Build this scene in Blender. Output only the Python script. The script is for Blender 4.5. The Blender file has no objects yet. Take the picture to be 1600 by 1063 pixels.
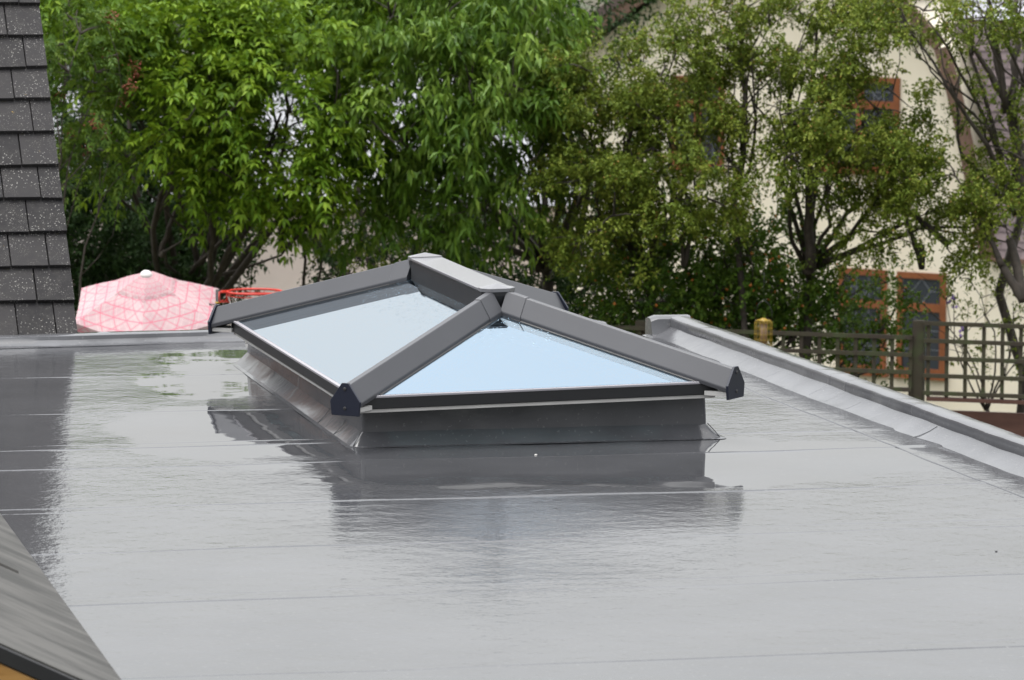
import bpy, bmesh, math, random
import numpy as np
from mathutils import Vector, Matrix
R_ = math.radians
SC = bpy.context.scene
COL = SC.collection
# ------------------------------------------------------------------ camera
FPX, YAW, PIT, ROL = 6998.9, .2198, .1108, .0048
CAM = np.array([-4.3677, -20.6256, 2.6247])
_F = np.array([math.sin(YAW)*math.cos(PIT), math.cos(YAW)*math.cos(PIT), -math.sin(PIT)])
_R0 = np.cross(_F, [0, 0, 1]); _R0 /= np.linalg.norm(_R0); _U0 = np.cross(_R0, _F)
_R = math.cos(ROL)*_R0+math.sin(ROL)*_U0
_U = -math.sin(ROL)*_R0+math.cos(ROL)*_U0
cd = bpy.data.cameras.new('camera'); co = bpy.data.objects.new('camera', cd); COL.objects.link(co)
co.matrix_world = Matrix(((_R[0], _U[0], -_F[0], CAM[0]), (_R[1], _U[1], -_F[1], CAM[1]), (_R[2], _U[2], -_F[2], CAM[2]), (0, 0, 0, 1)))
cd.sensor_width = 36; cd.lens = FPX/1600*36; cd.clip_start = .5; cd.clip_end = 3000
cd.dof.use_dof = True; cd.dof.focus_distance = 20.5; cd.dof.aperture_fstop = 7.6
SC.camera = co
# ------------------------------------------------------------------ sky, sun, exposure
SUN_EL, SUN_AZ = R_(78), R_(-60)
w = bpy.data.worlds.new("World"); SC.world = w; w.use_nodes = True
nt = w.node_tree; nt.nodes.clear()
sky = nt.nodes.new('ShaderNodeTexSky'); sky.sky_type = 'NISHITA'; sky.sun_disc = False
sky.sun_elevation = SUN_EL; sky.sun_rotation = SUN_AZ; sky.dust_density = 4; sky.air_density = 1.6; sky.ozone_density = 1
hs = nt.nodes.new('ShaderNodeHueSaturation'); hs.inputs['Saturation'].default_value = .13
bg = nt.nodes.new('ShaderNodeBackground'); bg.inputs[1].default_value = .15
wo = nt.nodes.new('ShaderNodeOutputWorld')
# an overcast sky is brighter overhead than at the horizon
tc_ = nt.nodes.new('ShaderNodeTexCoord'); sx_ = nt.nodes.new('ShaderNodeSeparateXYZ'); ma_ = nt.nodes.new('ShaderNodeMath'); ma_.operation = 'MULTIPLY_ADD'; ma_.inputs[1].default_value = 1.05; ma_.inputs[2].default_value = 1.18; ma_.use_clamp = False
vm_ = nt.nodes.new('ShaderNodeVectorMath'); vm_.operation = 'SCALE'
nt.links.new(tc_.outputs['Generated'], sx_.inputs[0]); nt.links.new(sx_.outputs[2], ma_.inputs[0])
nt.links.new(sky.outputs[0], hs.inputs['Color']); nt.links.new(hs.outputs[0], vm_.inputs[0]); nt.links.new(ma_.outputs[0], vm_.inputs['Scale']); nt.links.new(vm_.outputs[0], bg.inputs[0]); nt.links.new(bg.outputs[0], wo.inputs[0])
ld = bpy.data.lights.new('sun', 'SUN'); ld.energy = .5; ld.angle = R_(60); ld.color = (1, .97, .92)
lo = bpy.data.objects.new('sun', ld); COL.objects.link(lo)
sd = Vector((math.sin(SUN_AZ)*math.cos(SUN_EL), math.cos(SUN_AZ)*math.cos(SUN_EL), math.sin(SUN_EL)))
lo.rotation_euler = sd.to_track_quat('Z', 'Y').to_euler()
SC.view_settings.view_transform = 'Standard'; SC.view_settings.look = 'None'
SC.view_settings.exposure = 0.45; SC.view_settings.gamma = 1
SC.render.resolution_x = 1024; SC.render.resolution_y = 680
SC.render.engine = 'CYCLES'
SC.cycles.max_bounces = 8; SC.cycles.transparent_max_bounces = 8
# ------------------------------------------------------------------ helpers

def at(px, py, D):
    """world point seen at photo pixel px,py at distance D"""
    v = _F+_R*(px-800)/FPX-_U*(py-531.5)/FPX
    return CAM+D*v

def tag(o, label=None, cat=None, group=None, kind=None):
    if label: o['label'] = label
    if cat: o['category'] = cat
    if group: o['group'] = group
    if kind: o['kind'] = kind
    return o

def empty(name, loc=(0, 0, 0), label=None, cat=None, group=None):
    o = bpy.data.objects.new(name, None); COL.objects.link(o); o.location = loc; o.empty_display_size = .1
    return tag(o, label, cat, group)

def link(name, me, mat=None, parent=None, smooth=False, bevel=0, seg=2):
    o = bpy.data.objects.new(name, me); COL.objects.link(o)
    if mat: me.materials.append(mat)
    if smooth:
        me.polygons.foreach_set('use_smooth', [True]*len(me.polygons))
        if smooth != True: me.set_sharp_from_angle(angle=R_(smooth))
    if bevel:
        b = o.modifiers.new('bevel', 'BEVEL'); b.width = bevel; b.segments = seg; b.limit_method = 'ANGLE'; b.angle_limit = R_(30)
    if parent:
        o.parent = parent
        o.matrix_parent_inverse = Matrix.Translation(-Vector(parent.location)) if parent.type == 'EMPTY' and not parent.parent else Matrix()
    return o

class MB:
    def __init__(s): s.v = []; s.f = []
    def add(s, vs, fs):
        n = len(s.v); s.v += [tuple(map(float, p)) for p in vs]; s.f += [tuple(i+n for i in f) for f in fs]; return s
    def hexa(s, c8):
        return s.add(c8, [(0, 3, 2, 1), (4, 5, 6, 7), (0, 1, 5, 4), (1, 2, 6, 5), (2, 3, 7, 6), (3, 0, 4, 7)])
    def box(s, a, b, M=None):
        c = [(a[0], a[1], a[2]), (b[0], a[1], a[2]), (b[0], b[1], a[2]), (a[0], b[1], a[2]), (a[0], a[1], b[2]), (b[0], a[1], b[2]), (b[0], b[1], b[2]), (a[0], b[1], b[2])]
        if M is not None: c = [tuple(M @ Vector(p)) for p in c]
        return s.hexa(c)
    def sweep(s, rings, closed=True, caps=True):
        n = len(rings[0]); vs = [p for r in rings for p in r]; fs = []
        for i in range(len(rings)-1):
            for j in range(n if closed else n-1):
                k = (j+1) % n
                fs.append((i*n+j, i*n+k, (i+1)*n+k, (i+1)*n+j))
        if caps and closed:
            fs.append(tuple(reversed(range(n)))); fs.append(tuple((len(rings)-1)*n+j for j in range(n)))
        return s.add(vs, fs)
    def tube(s, pts, rad, n=8):
        pts = [np.array(p, float) for p in pts]
        rings = []
        for i, p in enumerate(pts):
            d = pts[min(i+1, len(pts)-1)]-pts[max(i-1, 0)]; d /= np.linalg.norm(d)+1e-9
            a = np.cross(d, [0, 0, 1]) if abs(d[2]) < .9 else np.cross(d, [1, 0, 0]); a /= np.linalg.norm(a); b = np.cross(d, a)
            r = rad[i] if hasattr(rad, '__len__') else rad
            rings.append([tuple(p+r*(math.cos(2*math.pi*j/n)*a+math.sin(2*math.pi*j/n)*b)) for j in range(n)])
        return s.sweep(rings)
    def prism(s, poly, o, ex, ey, ez):
        """poly in (u,v) at o + u*ex + v*ez, extruded along ey"""
        o, ex, ey, ez = map(np.array, (o, ex, ey, ez))
        r0 = [tuple(o+u*ex+v*ez) for u, v in poly]; r1 = [tuple(np.array(p)+ey) for p in r0]
        return s.sweep([r0, r1])
    def build(s, name, mat=None, parent=None, smooth=False, bevel=0, seg=2, M=None):
        me = bpy.data.meshes.new(name)
        me.from_pydata(s.v, [], s.f); me.validate()
        bm = bmesh.new(); bm.from_mesh(me); bmesh.ops.recalc_face_normals(bm, faces=bm.faces); bm.to_mesh(me); bm.free()
        return link(name, me, mat, parent, smooth, bevel, seg)

# ------------------------------------------------------------------ node helpers
class N:
    def __init__(s, name):
        s.m = bpy.data.materials.new(name); s.m.use_nodes = True; s.t = s.m.node_tree; s.t.nodes.clear()
        s.out = s.t.nodes.new('ShaderNodeOutputMaterial'); s._tc = None
    def n(s, typ, ins=None, **kw):
        d = s.t.nodes.new('ShaderNode'+typ)
        for k, v in kw.items(): setattr(d, k, v)
        for k, v in (ins or {}).items(): s.set(d.inputs[k], v)
        return d
    def set(s, i, v):
        if isinstance(v, bpy.types.NodeSocket): s.t.links.new(v, i)
        elif isinstance(v, bpy.types.Node): s.t.links.new(v.outputs[0], i)
        else:
            if hasattr(i.default_value, '__len__') and not hasattr(v, '__len__'): v = [v]*len(i.default_value)
            if hasattr(i.default_value, '__len__') and len(v) == 3 and len(i.default_value) == 4: v = tuple(v)+(1,)
            i.default_value = v
    def obj(s):
        if not s._tc: s._tc = s.n('TexCoord')
        return s._tc.outputs['Object']
    def map(s, sc=(1, 1, 1), rot=(0, 0, 0), loc=(0, 0, 0), v=None):
        return s.n('Mapping', {'Vector': v or s.obj(), 'Scale': sc, 'Rotation': rot, 'Location': loc}).outputs[0]
    def noise(s, scale, detail=4, rough=.5, v=None, dist=0):
        return s.n('TexNoise', {'Vector': v or s.obj(), 'Scale': scale, 'Detail': detail, 'Roughness': rough, 'Distortion': dist}).outputs[0]
    def ramp(s, f, *st, interp='LINEAR'):
        d = s.n('ValToRGB', {'Fac': f}); cr = d.color_ramp; cr.interpolation = interp
        while len(cr.elements) < len(st): cr.elements.new(.5)
        for e, (p, c) in zip(cr.elements, st):
            e.position = p; e.color = tuple(c)+(1,) if hasattr(c, '__len__') else (c, c, c, 1)
        return d.outputs[0]
    def mth(s, op, a, b=0, c=0, clamp=False):
        d = s.n('Math', operation=op); d.use_clamp = clamp
        s.set(d.inputs[0], a); s.set(d.inputs[1], b); s.set(d.inputs[2], c); return d.outputs[0]
    def mix(s, f, a, b, blend='MIX'):
        d = s.n('Mix', data_type='RGBA', blend_type=blend); s.set(d.inputs[0], f); s.set(d.inputs[6], a); s.set(d.inputs[7], b); return d.outputs[2]
    def xyz(s, v=None):
        d = s.n('SeparateXYZ', {0: v or s.obj()}); return d.outputs
    def bump(s, h, st=.3, dist=.01, nrm=None):
        i = {'Height': h, 'Strength': st, 'Distance': dist}
        if nrm is not None: i['Normal'] = nrm
        return s.n('Bump', i).outputs[0]
    def bsdf(s, col, rough=.5, nrm=None, metal=0, spec=.5, **kw):
        i = {'Base Color': col, 'Roughness': rough, 'Metallic': metal, 'Specular IOR Level': spec}
        if nrm is not None: i['Normal'] = nrm
        for k, v in kw.items(): i[k.replace('_', ' ')] = v
        d = s.n('BsdfPrincipled', i); return d.outputs[0]
    def done(s, sh): s.t.links.new(sh, s.out.inputs[0]); return s.m

def simple(name, col, rough=.5, var=.12, scale=8, bump=.1, metal=0, spec=.5, bscale=60):
    m = N(name); nz = m.noise(scale, 5)
    c = m.mix(m.ramp(nz, (.3, 0), (.7, 1)), tuple(x*(1-var) for x in col), tuple(min(1, x*(1+var)) for x in col))
    r = m.mth('ADD', rough, m.mth('MULTIPLY', m.mth('SUBTRACT', m.noise(scale*3, 3), .5), .15))
    return m.done(m.bsdf(c, r, m.bump(m.noise(bscale, 3), bump, .003), metal, spec))

# ---- materials
def mat_membrane(name, kind='flat'):
    m = N(name)
    X, Y, Z = m.xyz()
    base = m.mix(m.ramp(m.noise(1.3, 5, .6), (.35, 0), (.68, 1)), (.048, .049, .053), (.064, .065, .070))
    if kind == 'up': base = m.mix(m.ramp(m.noise(1.9, 5, .6), (.35, 0), (.68, 1)), (.070, .071, .076), (.098, .099, .106))
    base = m.mix(m.mth('MULTIPLY', m.ramp(m.noise(55, 2, .5), (.66, 0), (.70, 1)), .25), base, (.25, .25, .24))
    fine = m.noise(38, 3, .55); med = m.noise(9, 3, .5); broad = m.noise(1.6, 2, .5)
    if kind == 'flat':
        # standing water: smooth mirror areas held in shallow dips, drawn from noise plus a few known dips
        wob = m.mth('MULTIPLY', m.mth('SUBTRACT', m.noise(2.2, 4, .6), .5), 1.1)
        def dip(cx, cy, rx, ry):
            a = m.mth('DIVIDE', m.mth('SUBTRACT', X, cx), rx); b = m.mth('DIVIDE', m.mth('SUBTRACT', Y, cy), ry)
            d = m.mth('ADD', m.mth('MULTIPLY', a, a), m.mth('MULTIPLY', b, b))
            return m.mth('SUBTRACT', 1.0, m.mth('ADD', m.mth('SQRT', d), wob))
        h = dip(-1.3, -1.0, .55, .95)
        for d in ((-1.15, .75, .32, .7), (-.9, 1.7, .35, .6), (.2, -2.3, 1.5, .85), (-1.0, -1.6, .5, .3)):
            h = m.mth('MAXIMUM', h, dip(*d))
        wet = m.ramp(h, (-.0, 0), (.14, 1))
        # nearer the eaves the film of water is thinner and rippled
        rgh = m.mix(wet, m.ramp(m.noise(6, 4), (.3, .045), (.7, .10)), (.012, .012, .012))
        gain = m.mix(wet, (1, 1, 1), (.04, .04, .04))
        st = m.mth('MULTIPLY', gain, .55)
        b1 = m.bump(broad, 1, .0035)
        b2 = m.bump(med, m.mth('MULTIPLY', gain, .9), .0022, b1)
        nr = m.bump(fine, st, .0017, b2)
        pits = m.ramp(m.n('TexVoronoi', {'Vector': m.obj(), 'Scale': 3.1}).outputs['Distance'], (.012, 1), (.03, 0))
        base = m.mix(m.mth('MULTIPLY', pits, m.ramp(m.noise(.9), (.5, 0), (.55, .7))), base, (.16, .14, .11))
        return m.done(m.bsdf(base, rgh, nr, spec=.5, IOR=1.45))
    wr = m.noise(3.5, 3, .6, m.map((.35, 3.2, .35)))
    nr = m.bump(fine, .4, .0012, m.bump(med, .5, .0025, m.bump(m.ramp(wr, (.62, 0), (.66, 1)), .35, .002)))
    rgh = m.ramp(m.noise(7, 4), (.3, .09), (.7, .18))
    return m.done(m.bsdf(base, rgh, nr, spec=.5, IOR=1.45))

def mat_alu(name, col, rough=.32):
    m = N(name); nz = m.noise(400, 2); b = m.noise(2.5, 4, .6)
    c = m.mix(m.ramp(b, (.35, 0), (.7, 1)), tuple(x*.93 for x in col), tuple(x*1.07 for x in col))
    dr = m.ramp(m.n('TexVoronoi', {'Vector': m.obj(), 'Scale': 90}).outputs['Distance'], (.10, 1), (.2, 0))
    dr = m.mth('MULTIPLY', dr, m.ramp(m.noise(14, 3), (.5, 0), (.62, 1)))
    nr = m.bump(dr, .25, .001, m.bump(nz, .12, .0006))
    return m.done(m.bsdf(c, m.mth('ADD', rough-.06, m.mth('MULTIPLY', b, .14)), nr, spec=.5))

def mat_glass(name, tint, refl):
    m = N(name)
    b = m.noise(1.2, 2); nr = m.bump(b, .3, .0015)
    dr = m.ramp(m.n('TexVoronoi', {'Vector': m.obj(), 'Scale': 75, 'Randomness': 1.}).outputs['Distance'], (.12, 1), (.24, 0))
    _, Y, Z = m.xyz()
    zone = m.ramp(m.mth('ADD', Z, m.mth('MULTIPLY', m.mth('SUBTRACT', m.noise(9, 4), .5), .12)), (.0, 0), (.40, 0), (.50, 1))
    drz = m.mth('MULTIPLY', dr, m.mth('MULTIPLY', zone, m.ramp(m.noise(22, 2), (.45, 0), (.55, 1))))
    nr = m.bump(drz, .9, .003, nr)
    lw = m.n('Fresnel', {'IOR': 1.5, 'Normal': nr}).outputs[0]
    g = m.n('BsdfGlossy', {'Color': tint, 'Roughness': .015, 'Normal': nr}).outputs[0]
    g2 = m.n('BsdfGlossy', {'Color': (1, 1, 1), 'Roughness': .01, 'Normal': nr}).outputs[0]
    t = m.n('BsdfTransparent', {'Color': (.30, .42, .42)}).outputs[0]
    a = m.n('MixShader', {0: refl, 1: t, 2: g}).outputs[0]
    o = m.n('MixShader', {0: m.mth('MULTIPLY', lw, 1.0, clamp=True), 1: a, 2: g2}).outputs[0]
    return m.done(o)

def mat_leaf(name, c0, c1, c2, trans=.35, rough=.42, gloss=.35):
    m = N(name)
    ri = m.n('NewGeometry').outputs['Random Per Island']
    tone = m.n('Attribute', attribute_name='tone').outputs['Fac']
    f = m.mth('ADD', m.mth('MULTIPLY', ri, .45), m.mth('MULTIPLY', tone, .55))
    c = m.ramp(f, (.12, c0), (.5, c1), (.88, c2))
    cb = m.mix(.35, c, tuple(min(1, x*1.5) for x in c2))
    d = m.bsdf(c, rough+.08, None, spec=gloss*.45)
    t = m.n('BsdfTranslucent', {'Color': cb}).outputs[0]
    return m.done(m.n('MixShader', {0: trans, 1: d, 2: t}).outputs[0])

M_ = {}
M_['roof'] = mat_membrane('wet_grey_membrane'); M_['memb'] = mat_membrane('damp_grey_membrane', 'up')
M_['bar'] = mat_alu('grey_powder_coated_aluminium', (.050, .051, .057), .34)
M_['ridge'] = mat_alu('sky_pale_ridge_aluminium', (.16, .16, .17), .17)  # sky sheen on the ridge top put into a paler colour than the bars
M_['cap'] = mat_alu('blue_black_end_cap', (.010, .013, .026), .38)
M_['fascia'] = mat_alu('shade_dark_aluminium', (.009, .0095, .011), .4)  # shade and dark roof reflection put into the colour of the grey fascia
M_['trim'] = mat_alu('pale_trim', (.30, .29, .31), .3)
M_['white'] = simple('off_white_seal', (.50, .49, .47), .45, .1)
M_['black'] = simple('black_rubber', (.012, .012, .013), .5, .1)
M_['glass'] = mat_glass('solar_glass', (.40, .67, .91), .44)
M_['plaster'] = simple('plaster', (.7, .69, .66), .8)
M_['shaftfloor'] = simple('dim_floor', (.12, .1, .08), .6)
M_['iron'] = simple('dark_metal', (.03, .03, .032), .4)

# ------------------------------------------------------------------ THE SETTING: ground
def ground():
    mb = MB(); xs = np.concatenate([[-600, -200, -80], np.linspace(-40, 60, 41), [100, 200, 600]]); ys = np.concatenate([[-300, -80], np.linspace(-30, 90, 49), [150, 300, 1500]])
    def gz(x, y): return -3.0-3.4*min(max((y-4)/30, 0), 1)+.05*math.sin(x*.6)*math.cos(y*.5)
    vs = [(x, y, gz(x, y)) for y in ys for x in xs]; n = len(xs)
    fs = [(j*n+i, j*n+i+1, (j+1)*n+i+1, (j+1)*n+i) for j in range(len(ys)-1) for i in range(n-1)]
    mb.add(vs, fs)
    m = N('garden_soil_and_lawn'); c = m.mix(m.ramp(m.noise(.5, 6), (.45, 0), (.55, 1)), (.035, .055, .018), (.07, .055, .035))
    mat = m.done(m.bsdf(c, .9, m.bump(m.noise(12, 6), .6, .05)))
    tag(mb.build('ground', mat, smooth=True), kind='structure')
ground()

# ------------------------------------------------------------------ house extension with the flat roof
XL, XR, YN = -2.56, 1.95, -9.2
def rearY(x): return 2.72+.085*x          # foot of the rear upstand
ext = empty('house_extension', (0, -3, -3), 'flat roofed extension under a wet grey membrane, carrying the glass lantern', 'building')
SEAMS = [1.15, -.25, -1.46, -2.05, -3.18, -4.30, -5.42, -6.81, -7.9]
def roofz(x, y):
    z = 0
    for i, s in enumerate(SEAMS):           # each sheet laps over the next one towards the camera
        yy = y-s-.006*math.sin(x*2.1+i)-.004*math.sin(x*5.3+2*i)
        h = .0022 if i not in (4,) else .0030
        t_ = min(max((yy+.005)/.010, 0), 1); z += h*t_*t_*(3-2*t_)*(math.exp(-max(yy, 0)/.30))*(.8+.3*math.sin(x*1.7+i*2)+.15*math.sin(x*6+i))
    for i, (s, h) in enumerate(((-4.14, .0011), (-5.27, .0010), (-3.30, .0009), (-6.68, .0009), (-1.34, .0009), (1.27, .001))):    # free edges of the weld strips
        t_ = min(max((y-s-.008*math.sin(x*1.6+i*3)+.005)/.010, 0), 1); z += h*t_*t_*(3-2*t_)*math.exp(-max(y-s, 0)/.2)*max(0, .5+.7*math.sin(x*.9+i*2.2))
    z += .0010*math.sin(x*3.1+y*1.3)+.0009*math.sin(y*4.3-x*.9)+.0006*math.sin(x*7.7+1.1*y)
    return z
def flat_roof():
    ys = set(np.round(np.arange(YN, 3.0, .06), 4))
    for s in SEAMS+[-4.14, -5.27, -3.30, -6.68, -1.34, 1.27]:
        for d in (-.014, -.009, -.0055, -.003, 0, .003, .0055, .009, .014, .03): ys.add(round(s+d, 4))
    ys = sorted(ys); xs = list(np.round(np.arange(XL-.3, XR+.01, .06), 4))
    mb = MB(); idx = {}
    def vid(i, j):
        if (i, j) not in idx:
            x, y = xs[i], ys[j]; idx[(i, j)] = len(mb.v); mb.v.append((x, y, roofz(x, y)))
        return idx[(i, j)]
    for j in range(len(ys)-1):
        for i in range(len(xs)-1):
            cx, cy = (xs[i]+xs[i+1])/2, (ys[j]+ys[j+1])/2
            if abs(cx) < .70 and abs(cy) < 1.48: continue
            if cy > (rearY(cx)+.1 if cx < 1.40 else 2.3): continue
            mb.f.append((vid(i, j), vid(i+1, j), vid(i+1, j+1), vid(i, j+1)))
    o = mb.build('roof_membrane', M_['roof'], ext, smooth=True)
    return o
flat_roof()
# flashing strip lap and kerb-foot lap: real thin sheets
fl = MB()
n = 120
for i in range(0):
    pass
rings = []
for k in range(161):
    y = 2.30-k*(2.35-YN)/160; x0 = 1.435-.032*y+.006*math.sin(y*3)+.003*math.sin(y*11); x1 = 1.70-.035*y
    rings.append([(x0, y, roofz(x0, y)+.0006), (x0+.004, y, roofz(x0, y)+.0035), (x1, y, roofz(x1, y)+.004), (x1, y, roofz(x1, y)-.01), (x0, y, roofz(x0, y)-.01)])
fl.sweep(rings); fl.build('flashing_strip', M_['roof'], ext, smooth=False)
# parapet
random.seed(3)
def wob(y, a, s): return a*(math.sin(y*4.1+s)+.6*math.sin(y*9.7+2*s)+.4*math.sin(y*23+3*s))
rings = []
PY0 = 2.50
for k in range(241):
    y = PY0-k*(PY0-YN)/240; o = -.035*y
    w1 = wob(y, .0025, 1); w2 = wob(y, .002, 2); w3 = wob(y, .002, 5)
    rings.append([(1.60+o+w1, y, .001), (1.640+o, y, .006+abs(w2)*.3), (1.69+o, y, .026+w2), (1.727+o+w3, y, .046+w2), (1.732+o+w3, y, .052+w2), (1.733+o+w3, y, .088+w1*.5), (1.737+o+w3, y, .098+w1*.5), (1.747+o+w3, y, .104+w1*.6),
                  (1.80+o, y, .106+w2*.5), (1.835+o, y, .102+w2*.5), (1.848+o, y, .09), (1.85+o, y, .0), (1.85+o, y, -.22), (1.80+o, y, -.22), (1.70+o, y, -.02)])
pm = MB().sweep(rings)
# raised lap joints across the fillet
for yj in (-1.75, -4.6):
    o = -.035*yj
    for a, b in (((1.615+o, .004), (1.642+o, .009)), ((1.642+o, .009), (1.69+o, .029)), ((1.69+o, .029), (1.726+o, .05))):
        pm.hexa([(a[0], yj-.01, a[1]-.01), (b[0], yj-.01, b[1]-.01), (b[0], yj+.012, b[1]-.01), (a[0], yj+.012, a[1]-.01),
                 (a[0], yj-.006, a[1]+.0012), (b[0], yj-.006, b[1]+.0012), (b[0], yj+.010, b[1]+.0016), (a[0], yj+.010, a[1]+.0016)])
# the return at the far corner
rings = []
for k in range(13):
    t = k/12; x = 1.545+t*.22
    rr = .0 if t > .15 else -.012*(1-t/.15)
    rings.append([(x, 2.36, .001), (x, 2.405, .012), (x, 2.425, .05), (x, 2.432, .092+rr), (x, 2.455, .106+rr), (x, 2.52, .107+rr), (x, 2.56, .095+rr), (x, 2.565, -.22), (x, 2.40, -.22)])
pm.sweep(rings)
pm.build('parapet', M_['memb'], ext, smooth=32)
# rear upstand
rings = []
for k in range(141):
    x = XL-.4+k*(1.40-XL+.4)/140; y = rearY(x); w1 = wob(x, .002, 4); w2 = wob(x, .0015, 7)
    lap = .006 if x < -1.62+0 else 0.
    e = 0 if k < 137 else (k-137)*.006
    rings.append([(x, y-.10, .0008+lap*.2), (x, y-.055, .004+lap*.6+w2*.4), (x, y-.014+w2, .026+lap*.4), (x, y-.004+w1, .046-e), (x, y+.02+w1, .052-e), (x, y+.08, .052-e+w2), (x, y+.105, .04-e), (x, y+.11, -.25), (x, y, -.25)])
MB().sweep(rings).build('rear_upstand', M_['memb'], ext, smooth=32)
M_['render'] = simple('cream_render', (.60, .56, .46), .85, .08, 3, .3)
wb = MB()
wb.box((XL, YN, -3.2), (XL+.25, 2.4, -.06)); wb.box((1.66, YN, -3.2), (1.80, 2.4, -.23)); wb.box((XL+.25, 2.28, -3.2), (1.66, 2.5, -.26)); wb.box((XL+.25, YN, -3.2), (1.66, YN+.25, -.06))
wb.build('wall', M_['render'], ext)

# ------------------------------------------------------------------ roof lantern
A = .799; LG = 3.1185; YO = 0.; ZE = .2567; ZA = .5344; RUN = .7959; LX, LY, LR = -.0426, -.1308, .0158
YF, YB = YO-LG/2, YO+LG/2
def SH(x, y, z): return (LX+math.cos(LR)*x-math.sin(LR)*y, LY+math.sin(LR)*x+math.cos(LR)*y, z+.0187*x+.0024*y)
lan = empty('roof_lantern', (0, 0, 0), 'grey framed glass roof lantern with four sloping panes standing on the wet flat roof', 'skylight')
def Lb(mb, name, mat, par=lan, **kw):
    mb.v = [SH(*p) for p in mb.v]; return mb.build(name, mat, par, **kw)
# kerb (level, dressed in membrane)
def rrect(hx, hy, r, z, n=6, sub=14, wobble=0, sd=0):
    pts = []
    for cx, cy, a0 in ((hx-r, hy-r, 0), (-hx+r, hy-r, 90), (-hx+r, -hy+r, 180), (hx-r, -hy+r, 270)):
        for k in range(n+1):
            a = R_(a0+90*k/n); pts.append((cx+r*math.cos(a), cy+r*math.sin(a)))
    out = []
    for i, p in enumerate(pts):
        q = pts[(i+1) % len(pts)]; out.append(p)
        if math.dist(p, q) > .3:
            for t in range(1, sub*2): out.append((p[0]+(q[0]-p[0])*t/(sub*2), p[1]+(q[1]-p[1])*t/(sub*2)))
    res = []
    for i, (x, y) in enumerate(out):
        wv = wobble*(math.sin(x*9+y*7+sd)+.7*math.sin(x*21-y*17+2*sd)); l = math.hypot(x, y)
        res.append((x+wv*x/l, y+wv*y/l, z+wv*.6))
    return res
WK, LK, FL_ = 1.5555/2, 3.13/2, .060
K = MB().sweep([rrect(WK+FL_+.02, LK+FL_+.02, .045, .0012, wobble=.001), rrect(WK+FL_, LK+FL_, .040, .0045, wobble=.0016), rrect(WK+.034, LK+.034, .030, .026, wobble=.0016, sd=1), rrect(WK+.006, LK+.006, .018, .056, wobble=.0014, sd=3), rrect(WK+.002, LK+.002, .018, .061, wobble=.0012, sd=3), rrect(WK, LK, .02, .10, wobble=.0012, sd=4), rrect(WK-.004, LK-.004, .02, .16, wobble=.001, sd=5), rrect(WK-.012, LK-.012, .02, .168), rrect(WK-.07, LK-.07, .01, .168), rrect(WK-.07, LK-.07, .01, -.3)], caps=False)
K.v = [(x, y, z+(.022*x+.004 if z > .13 else 0)) for x, y, z in K.v]
kerb = K.build('kerb', M_['memb'], lan, smooth=22)
# welded seams on kerb corners
for pts, rad in [([(sx*(WK+.003), -(LK+.003), .064), (sx*(WK+.03), -(LK+.03), .032), (sx*(WK+FL_-.012), -(LK+FL_-.012), .006)], .0022) for sx in (-1, 1)]+[([(-(WK+.004), y, .07), (-(WK+.035), y, .030), (-(WK+FL_), y, .005)], .0016) for y in (-.8, -1.2)]:
    MB().tube(pts, rad, 6).build('weld_seam', M_['memb'], kerb, smooth=True)
# reveal under the glass
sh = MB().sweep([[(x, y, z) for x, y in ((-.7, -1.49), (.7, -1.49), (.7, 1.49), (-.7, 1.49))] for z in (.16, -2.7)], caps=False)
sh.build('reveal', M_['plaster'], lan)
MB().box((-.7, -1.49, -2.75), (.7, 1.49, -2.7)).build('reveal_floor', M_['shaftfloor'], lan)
# eaves beams: fascia, pale lip, seal strip ; four sides
C4 = [(-A, YF), (A, YF), (A, YB), (-A, YB)]
def side(k):
    a, b = np.array(C4[k]), np.array(C4[(k+1) % 4]); d = (b-a)/np.linalg.norm(b-a); nrm = np.array([d[1], -d[0]])
    return a, b, d, nrm
for k in range(4):
    a, b, d, nn = side(k); ex = .022
    def pr(o0, o1, z0, z1, e0=ex, mitre=1):
        A0 = a+nn*o0-d*(e0+o0*0); B0 = b+nn*o0+d*e0; A1 = a+nn*o1-d*(e0*1+0); B1 = b+nn*o1+d*e0
        # mitre so that the four beams butt
        A1 = a+nn*o1+d*((-o1) if mitre else -e0); B1 = b+nn*o1-d*((-o1) if mitre else -e0)
        A0 = a+nn*o0+d*(-o0); B0 = b+nn*o0-d*(-o0)
        return [(A0[0], A0[1], z0), (B0[0], B0[1], z0), (B1[0], B1[1], z0), (A1[0], A1[1], z0), (A0[0], A0[1], z1), (B0[0], B0[1], z1), (B1[0], B1[1], z1), (A1[0], A1[1], z1)]
    beam = Lb(MB().hexa(pr(.014, -.05, ZE-.060, ZE-.012)), 'eaves_beam', M_['fascia'], bevel=.003)
    Lb(MB().hexa(pr(.018, -.018, ZE-.012, ZE-.001)), 'glass_trim', M_['trim'], beam, bevel=.0025)
    Lb(MB().hexa(pr(.004, -.05, ZE-.077, ZE-.061)), 'seal_strip', M_['white'], beam, bevel=.002)
# glass panes
EG = .004
def pane(poly):
    mb = MB(); top = [np.array(p) for p in poly]; bot = [p-np.array([0, 0, .028]) for p in top]
    mb.sweep([[tuple(p) for p in bot], [tuple(p) for p in top]]); return Lb(mb, 'glass_pane', M_['glass'])
fl_, fr_, br_, bl_ = [(x*1.0, y, ZE) for x, y in C4]
ap1, ap2 = (0, YF+RUN, ZA), (0, YB-RUN, ZA)
pane([fl_, fr_, ap1]); pane([fr_, br_, ap2, ap1]); pane([br_, bl_, ap2]); pane([bl_, fl_, ap1, ap2])
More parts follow.
